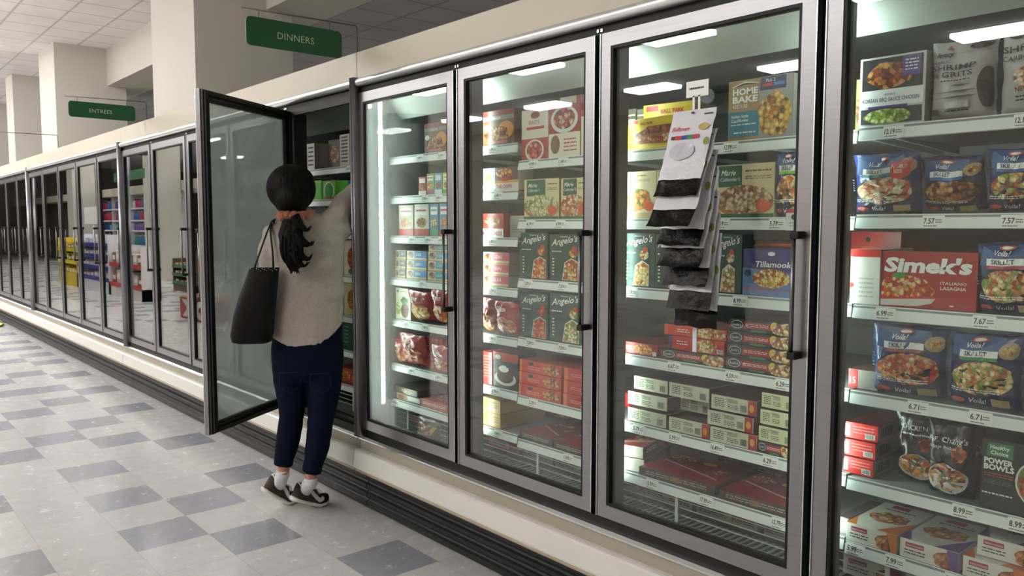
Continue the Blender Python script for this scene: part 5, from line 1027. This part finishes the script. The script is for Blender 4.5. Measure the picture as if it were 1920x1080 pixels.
# shoes and socks
SUEDE = mat('#3f322d', .8, 0, .15, 50, .2, 120, name='brown_suede'); SBLK = mat('#15110f', .6, name='black_toe_leather'); SWHT = mat('#e6e2d8', .5, name='white_rubber'); LINE = mat('#f0efec', .6, name='white_lining'); SOCK = mat('#dfe1e3', .9, bump=.3, bscale=200, name='white_sock')
def shoe(tc, dr, pitch, lab):
    dr = Vector((dr[0], dr[1], 0)).normalized(); rt = Vector((dr.y, -dr.x, 0)); L_ = .25; bend = .165; K_ = .84
    def base(y):    # centre of the sole's underside
        d = max(0, bend-y); up = d*math.sin(pitch)+(.012*max(0, (y-.21)/.04)**2)
        yy = y-(d*(math.cos(pitch)-1))*1.0 if d else y
        return tc+dr*((bend-(bend-y)*math.cos(pitch) if y < bend else y)-L_+.02)*K_+Vector((0, 0, up))
    ys = [0, .012, .035, .07, .105, .135, .165, .195, .22, .24, .25]
    hw = [.014, .027, .033, .033, .033, .037, .042, .042, .036, .024, .01]
    ht = [.07, .084, .082, .078, .074, .062, .05, .042, .036, .028, .018]
    def it(a, y):
        for i in range(len(ys)-1):
            if y <= ys[i+1]: f = (y-ys[i])/(ys[i+1]-ys[i]); return a[i]+(a[i+1]-a[i])*f
        return a[-1]
    def up_(y): 
        e = .004; return ((base(y+e)-base(y-e)).normalized()).cross(-rt).normalized() if False else Vector((0, 0, 1))
    root = MB()
    def S(y, a, e=0):
        w_ = it(hw, y)+e; h_ = it(ht, y)+e; q = pitch*max(0, min(1, (bend+.02-y)/.06)); U = Vector((0, 0, math.cos(q)))+dr*math.sin(q); c = base(y)+U*.018
        return c+rt*w_*math.copysign(abs(math.cos(a))**.75, math.cos(a))+U*(h_*abs(math.sin(a))**.8)
    rings = [[S(y, math.pi*i/16) for i in range(17)]+[base(y)+Vector((0, 0, .014))] for y in [q*.25/25 for q in range(26)]]
    root.loft(rings[:17], SUEDE); root.loft(rings[16:], SBLK)
    sh = root.build('shoe', person, loc=person['_w']); sh['label'] = lab
    b = MB()
    b.loft([[base(y)+rt*(it(hw, y)+.005)*math.copysign(abs(math.cos(t))**.5, math.cos(t))+Vector((0, 0, .012+.0115*math.sin(t)*(1.15 if math.sin(t) > 0 else .95))) for t in [2*math.pi*i/16 for i in range(16)]] for y in [q*.254/22-.002 for q in range(23)]], SWHT)
    b.build('sole', sh, loc=person['_w'])
    b = MB()   # curved side mark, both sides
    for sd in (0, 1):
        top = [(.03, .92), (.065, .74), (.1, .56), (.13, .45), (.155, .42), (.175, .52), (.19, .74)]
        bot = [(.03, .84), (.06, .55), (.09, .31), (.125, .15), (.16, .1), (.19, .22), (.203, .5)]
        vs = []
        for (y1, f1), (y2, f2) in zip(top, bot):
            for y, f in ((y1, f1), (y2, f2)):
                a = f*math.pi/2*.78; a = a if sd == 0 else math.pi-a; vs.append(S(y, a, .0022))
        b.add(vs, [(2*i, 2*i+1, 2*i+3, 2*i+2) for i in range(len(top)-1)], LINE)
    b.build('swoosh_mark', sh, loc=person['_w'])
    b = MB()   # heel tab, collar and laces
    for sd in (-1, 1):
        b.tube([S(.004, math.pi/2)+Vector((0, 0, -.002)), S(.02, math.pi/2-sd*.9, .003), S(.06, math.pi/2-sd*.75, .003), S(.1, math.pi/2-sd*.62, .003), S(.13, math.pi/2-sd*.3, .003)], [.006, .0055, .005, .0045, .004], LINE, 8)
        b.tube([S(.145, math.pi/2, .006), S(.15, math.pi/2-sd*.35, .02), S(.165, math.pi/2-sd*.7, .022), S(.16, math.pi/2-sd*.5, .008), S(.145, math.pi/2, .006)], .003, LINE, 6)
    for i in range(4):
        y = .115+i*.018; b.tube([S(y, math.pi/2+.5, .003), S(y+.006, math.pi/2, .004), S(y, math.pi/2-.5, .003)], .0028, LINE, 6)
    b.ell(S(.012, math.pi/2)+Vector((0, 0, -.01)), .014, .009, .011, LINE); b.build('laces', sh, loc=person['_w'])
    return S(.055, math.pi/2)
TL, TR = onZ(552, 940), onZ(609, 944)
FDIR = RT*.8+FW*.6
sL = shoe(TL, FDIR, math.radians(33), 'left sneaker with the heel lifted higher'); sR = shoe(TR, FDIR, math.radians(21), 'right sneaker')
for ank, s1 in ((dp(530, 882, PZ+.02), sL), (dp(583, 896, PZ), sR)):
    b = MB(); mid = (ank+s1)/2
    b.tube([ank, ank+Vector((0, 0, -.02)), ank*.45+s1*.55+Vector((0, 0, -.02)), s1+Vector((0, 0, -.045))], [.0305, .0315, .032, .027], SOCK, 18)
    b.build('sock', person, loc=person['_w'])
print('FEET', [tuple(round(c, 3) for c in v) for v in (TL, TR, sL, sR, dp(530, 882, PZ+.02), dp(583, 896, PZ), dp(707, 324, PZ+.4), HC)])
# tote bag on her left shoulder
BZ = PZ-.15; BAGM = mat('#040405', .6, 0, 0, 8, .15, 150, spec=.25, name='black_tote_cloth')
tb = dp(474, 640, BZ)
tote = thing('tote_bag', tuple(tb), 'black tote bag hanging from the left shoulder of the person', 'bag')
b = MB(); b.loft([pr(y, l, r, th, BZ, pw=3.2) for y, l, r, th in ((643, 446, 500, .04), (640, 437, 508, .055), (628, 434, 511, .06), (590, 440, 514, .062), (550, 452, 518, .056), (520, 463, 521, .045), (502, 469, 523, .034))], BAGM)
b.build('bag_body', tote, loc=tuple(tb))
b = MB()
for xa_, o in ((474, -.028), (513, .02)):
    b.tube([dp(xa_, 512, BZ+o), dp(xa_+(.42*(508-xa_)), 470, BZ+.02+o), dp(502+(xa_-474)*.12, 432, BZ+.06+o), dp(509, 416, PZ-.04+o), dp(515, 412, PZ+.03+o), dp(511, 430, PZ+.09+o*.5)], [(.003, .008)]*6, BAGM, 8)
sp_ = b.build('shoulder_strap', tote, loc=tuple(tb))
b = MB()
for i in range(14): b.ell(dp(470+i*3.7, 504+(i % 3)*2, BZ-.037), .0035, .0035, .0035, mat('#8d8f92', .2, 1), 6, 4)
b.build('stud', tote, loc=tuple(tb)).name = 'stud_trim'
# yellow scrap on the floor at the far left
v = onZ(24, 609); v.y -= .2; b = MB(); rp = random.Random(8)
b.add([v+Vector((rp.uniform(-.25, .25) if 0 else math.cos(i*.785)*.16*(1+.3*math.sin(i*3)), math.sin(i*.785)*.1, .006+.03*(i % 2))) for i in range(8)]+[v+Vector((0, 0, .045)), v+Vector((0, 0, .001))], [(i, (i+1) % 8, 8) for i in range(8)]+[((i+1) % 8, i, 9) for i in range(8)], mat('#d8c82a', .5))
tag(b.build('wrapper', loc=tuple(v)), 'crumpled yellow wrapper lying on the floor by the kick plate', 'wrapper')
# ================================================================== ACROSS THE AISLE (seen mirrored in the far doors)
def rspan(xl, xr, yt, yb, Y):
    a, b_ = refl(xl, (yt+yb)/2, Y), refl(xr, (yt+yb)/2, Y); m_ = (xl+xr)/2
    return a.x, b_.x, max(0, refl(m_, yb, Y).z), refl(m_, yt, Y).z
YELM, WTM, BLUM = mat('#e0c81e', .5), mat('#dcdce0', .5), mat('#2c2f8a', .5)
def display(label, xl, xr, yt, yb, Y, col, tiers, cols, band=None, dep=.34, name='display_rack', prods=True):
    x0, x1, z0, z1 = rspan(xl, xr, yt, yb, Y); z0 = 0
    t = thing(name, ((x0+x1)/2, Y-dep/2, 0), label, 'display'); cm = mat(col, .5)
    b = MB(); b.box(x0, x1, Y-dep, Y-dep+.03, 0, z1, cm); b.box(x0, x0+.02, Y-dep, Y, 0, z1, cm); b.box(x1-.02, x1, Y-dep, Y, 0, z1, cm); b.box(x0, x1, Y-dep, Y, 0, z1*.22, cm); b.build('rack_body', t, loc=((x0+x1)/2, Y, 0))
    rq = random.Random(int(xl))
    for i in range(tiers):
        z = z1*(.22+.78*i/tiers); b = MB(); b.box(x0+.02, x1-.02, Y-dep+.03, Y, z, z+.02, cm); b.box(x0, x1, Y, Y+.015, z-.02, z+.06, mat(band or col, .5)); b.build('tier', t, loc=((x0+x1)/2, Y, z))
        if prods:
            n = max(2, int((x1-x0)/.28)); hh = z1*.78/tiers-.08
            for j in range(n):
                xx = x0+.04+(x1-x0-.08)*(j+.5)/n; w_ = (x1-x0-.08)/n*.42; h_ = hh*rq.uniform(.6, .95); b = MB(); c = rq.choice(cols)
                b.box(xx-w_, xx+w_, Y-.3, Y-.03, z+.0201, z+.02+h_, mat(c, .45), .01); b.box(xx-w_*.7, xx+w_*.7, Y-.03, Y-.028, z+.02+h_*.4, z+.02+h_*.75, WH)
                tag(b.build('boxed_goods', loc=(xx, Y-.15, z+.02)), 'boxed goods on the '+label.split(' mirrored')[0], 'box', 'boxed goods on the '+label.split(' mirrored')[0])
    return x0, x1, z1
display('yellow tiered display mirrored in the far doors', 108, 141, 446, 535, -.5, '#d8c01c', 3, ['#e0cc3a', '#c9a81a', '#7a6a1a'])
display('white display with blue-violet bands mirrored beside the yellow one', 143, 200, 440, 547, -.5, '#d6d6dc', 4, ['#d8dae0', '#c9a8b8', '#e4e4ea', '#a8b0c8'], band='#2a2c86')
display('low white table display with a red base mirrored near the open door', 204, 262, 462, 560, -.5, '#d8d4d2', 2, ['#b84a3a', '#d8d0c8', '#8a6a5a', '#c9c4c0'], band='#b8302a')
display('dark wooden display with a green edge mirrored beside the open door', 322, 360, 486, 552, -1.9, '#5a4630', 3, ['#8a5a2c', '#6a4a2a', '#a8743a'], band='#3a6a4a')
x0, x1, z0, z1 = rspan(334, 380, 560, 602, -.2)
b = MB(); b.box(x0, x1, -.75, -.2, .0, z1, mat('#b8241f', .5), .02)
def fna(u, v, e): return (x0+(x1-x0)*u, -.2+e, z1*v)
art(b, fna, [('p', [(.5, .5), (.28, .9), (.1, .9), (.3, .5), (.1, .1), (.28, .1)], WH), ('p', [(.55, .5), (.77, .9), (.95, .9), (.75, .5), (.95, .1), (.77, .1)], WH), ('r', 0, .93, 1, 1, M_('#6a7a3a'))], x1-x0, z1)
tag(b.build('display_bin', loc=((x0+x1)/2, -.5, 0)), 'red bin with white arrow shapes mirrored low beside the open door', 'display bin')
# white wall shelving with bottles
sx0, sx1 = refl(128, 400, -3.5).x, refl(322, 400, -3.5).x
su = thing('shelving_unit', ((sx0+sx1)/2, -3.8, 0), 'long white shelving full of coloured bottles mirrored in the far doors', 'shelving')
zb_ = [.35, .8, 1.25, refl(230, 413, -3.5).z, refl(230, 391, -3.5).z]
b = MB(); b.box(sx0, sx1, -4.0, -3.96, 0, zb_[-1]+.4, mat('#c9ccd0', .6)); b.box(sx0, sx1, -3.96, -3.5, 0, .1, WTM)
for i in range(7): x = sx0+(sx1-sx0)*i/6; b.box(x-.02, x+.02, -3.96, -3.5, .1, zb_[-1]+.38, WTM)
b.build('unit_frame', su, loc=((sx0+sx1)/2, -3.9, 0))
BC = ['#3f6fb0', '#d8dce4', '#b8345a', '#2f8a7a', '#e8e8ee', '#c9402c', '#7a5aa8', '#5ab0c8', '#e0c8d0', '#2a4a8a', '#d84a6a', '#9ac4d8']
rq = random.Random(4); protos = {}
for c in BC:
    b = MB(); cm = mat(c, .35); b.loft([[(r*math.cos(2*math.pi*k/10)*1.3, r*math.sin(2*math.pi*k/10), z) for k in range(10)] for r, z in ((.045, 0), (.05, .02), (.05, .18), (.03, .215), (.016, .22))], cm)
    b.loft([[(r*math.cos(2*math.pi*k/8), r*math.sin(2*math.pi*k/8), z) for k in range(8)] for r, z in ((.02, .2205), (.02, .26))], WH if c not in ('#d8dce4', '#e8e8ee') else mat('#3f6fb0', .35))
    protos[c] = b
first = {}
for z in zb_:
    b = MB(); b.box(sx0+.02, sx1-.02, -3.96, -3.5, z-.02, z, WTM); b.box(sx0, sx1, -3.5, -3.485, z-.045, z+.005, WTM); b.build('unit_shelf', su, loc=((sx0+sx1)/2, -3.7, z))
for i, z in enumerate(zb_):
    x = sx0+.15; run = 0; c = BC[0]
    while x < sx1-.15:
        if abs(((x-sx0)/((sx1-sx0)/6)+.5) % 1-.5)*((sx1-sx0)/6) < .1: x += .1; continue
        if run <= 0: run = rq.randint(2, 4); c = rq.choice(BC)
        if c not in first: first[c] = protos[c].build('bottle', world=False); o = first[c]
        else: o = first[c].copy(); COL.objects.link(o)
        o.location = (x, -3.62, z+.0005); s_ = rq.uniform(.8, 1.0)*min(1.35, ((zb_+[zb_[-1]+.38])[i+1]-z-.03)/.27); o.scale = (1.25, 1.1, s_)
        tag(o, 'plastic bottle on the white shelving mirrored in the far doors', 'bottle', 'plastic bottles on the white shelving across the aisle'); x += .21; run -= 1
# beige fascia and columns above the far side
v0, v1 = refl(280, 362, -3.4).z, refl(280, 346, -3.4).z
b = MB(); b.box(-45, 6, -4.4, -3.3, v0, v1, FASC); b.build('trim_8', loc=(-20, -3.8, v0)); bpy.data.objects['trim_8']['kind'] = 'structure'
b = MB(); b.box(-45, -27, -4.4, -3.9, 0, v0, mat('#5a4a3c', .8)); tag(b.build('trim_9', loc=(-36, -4.1, 0)), kind='structure')
for i, (a_, c_) in enumerate([(298, 350), (150, 196)]):
    X1, X2 = refl(a_, 400, -3.0).x, refl(c_, 400, -3.0).x; b = MB(); b.box(X1, min(X2, X1+.8), -3.29, -2.6, 0, CZ, PAINT); tag(b.build('trim_%d' % (10+i), loc=(X1, -3, 0)), kind='structure')
x0, x1, z0, z1 = rspan(212, 268, 320, 338, -1.4)
t = thing('aisle_sign', (x0, -1.4, z0), 'blank-looking green board mirrored high in the far doors', 'sign', 'green signs over the freezers')
b = MB(); b.box(x0, x1, -1.41, -1.39, z0, z1, SG); b.build('board', t, loc=(x0, -1.4, z0))
b = MB()
for x in (x0+.1, x1-.1): b.tube([(x, -1.4, z1), (x, -1.4, CZ)], .004, WIRE, 6)
b.build('hanger', t, loc=(x0, -1.4, z1))
x0, x1, z0, z1 = rspan(156, 184, 388, 420, -1.35)
t = thing('notice_stand', ((x0+x1)/2, -1.35, 0), 'white notice board on a post mirrored above the banded display', 'notice')
b = MB(); b.box(x0, x1, -1.37, -1.35, z0, z1, WH); b.build('board', t, loc=(x0, -1.35, z0)); b = MB(); b.tube([((x0+x1)/2, -1.39, 0), ((x0+x1)/2, -1.39, z1-.05)], .02, WTM, 8); b.box((x0+x1)/2-.2, (x0+x1)/2+.2, -1.55, -1.2, 0, .02, WTM); b.build('post', t, loc=((x0+x1)/2, -1.39, 0))
# packs that would touch the shelf above are a little lower
for o in bpy.data.objects:
    if o.name.split('.')[0] in ('food_carton', 'food_bag', 'tray_meal'):
        zs = ZA if o.location.x > X0+.02 else ZBm if o.location.x > -2.385 else ZC if o.location.x > KX(3) else ZD
        up = [q for q in zs if q > o.location.z+.02]
        if up:
            h_ = max(v.co.z for v in o.data.vertices)*math.cos(o.rotation_euler.x); lim = min(up)-.04-o.location.z
            if h_ > lim: o.scale.z = lim/h_
for o in bpy.data.objects:
    if '_w' in o: del o['_w']

v = onZ(1417, 104, CZ); v.y = 2*D-v.y
b = MB(); b.loft([[(v.x+r*math.cos(2*math.pi*i/28), v.y+r*math.sin(2*math.pi*i/28), z) for i in range(28)] for r, z in ((.3, CZ-.001), (.3, CZ-.03), (.27, CZ-.045), (.05, CZ-.05))], mat('#e8e8e4', .5))
tag(b.build('ceiling_speaker', loc=(v.x, v.y, CZ)), 'round white ceiling speaker mirrored above the roasted cauliflower tray', 'speaker')
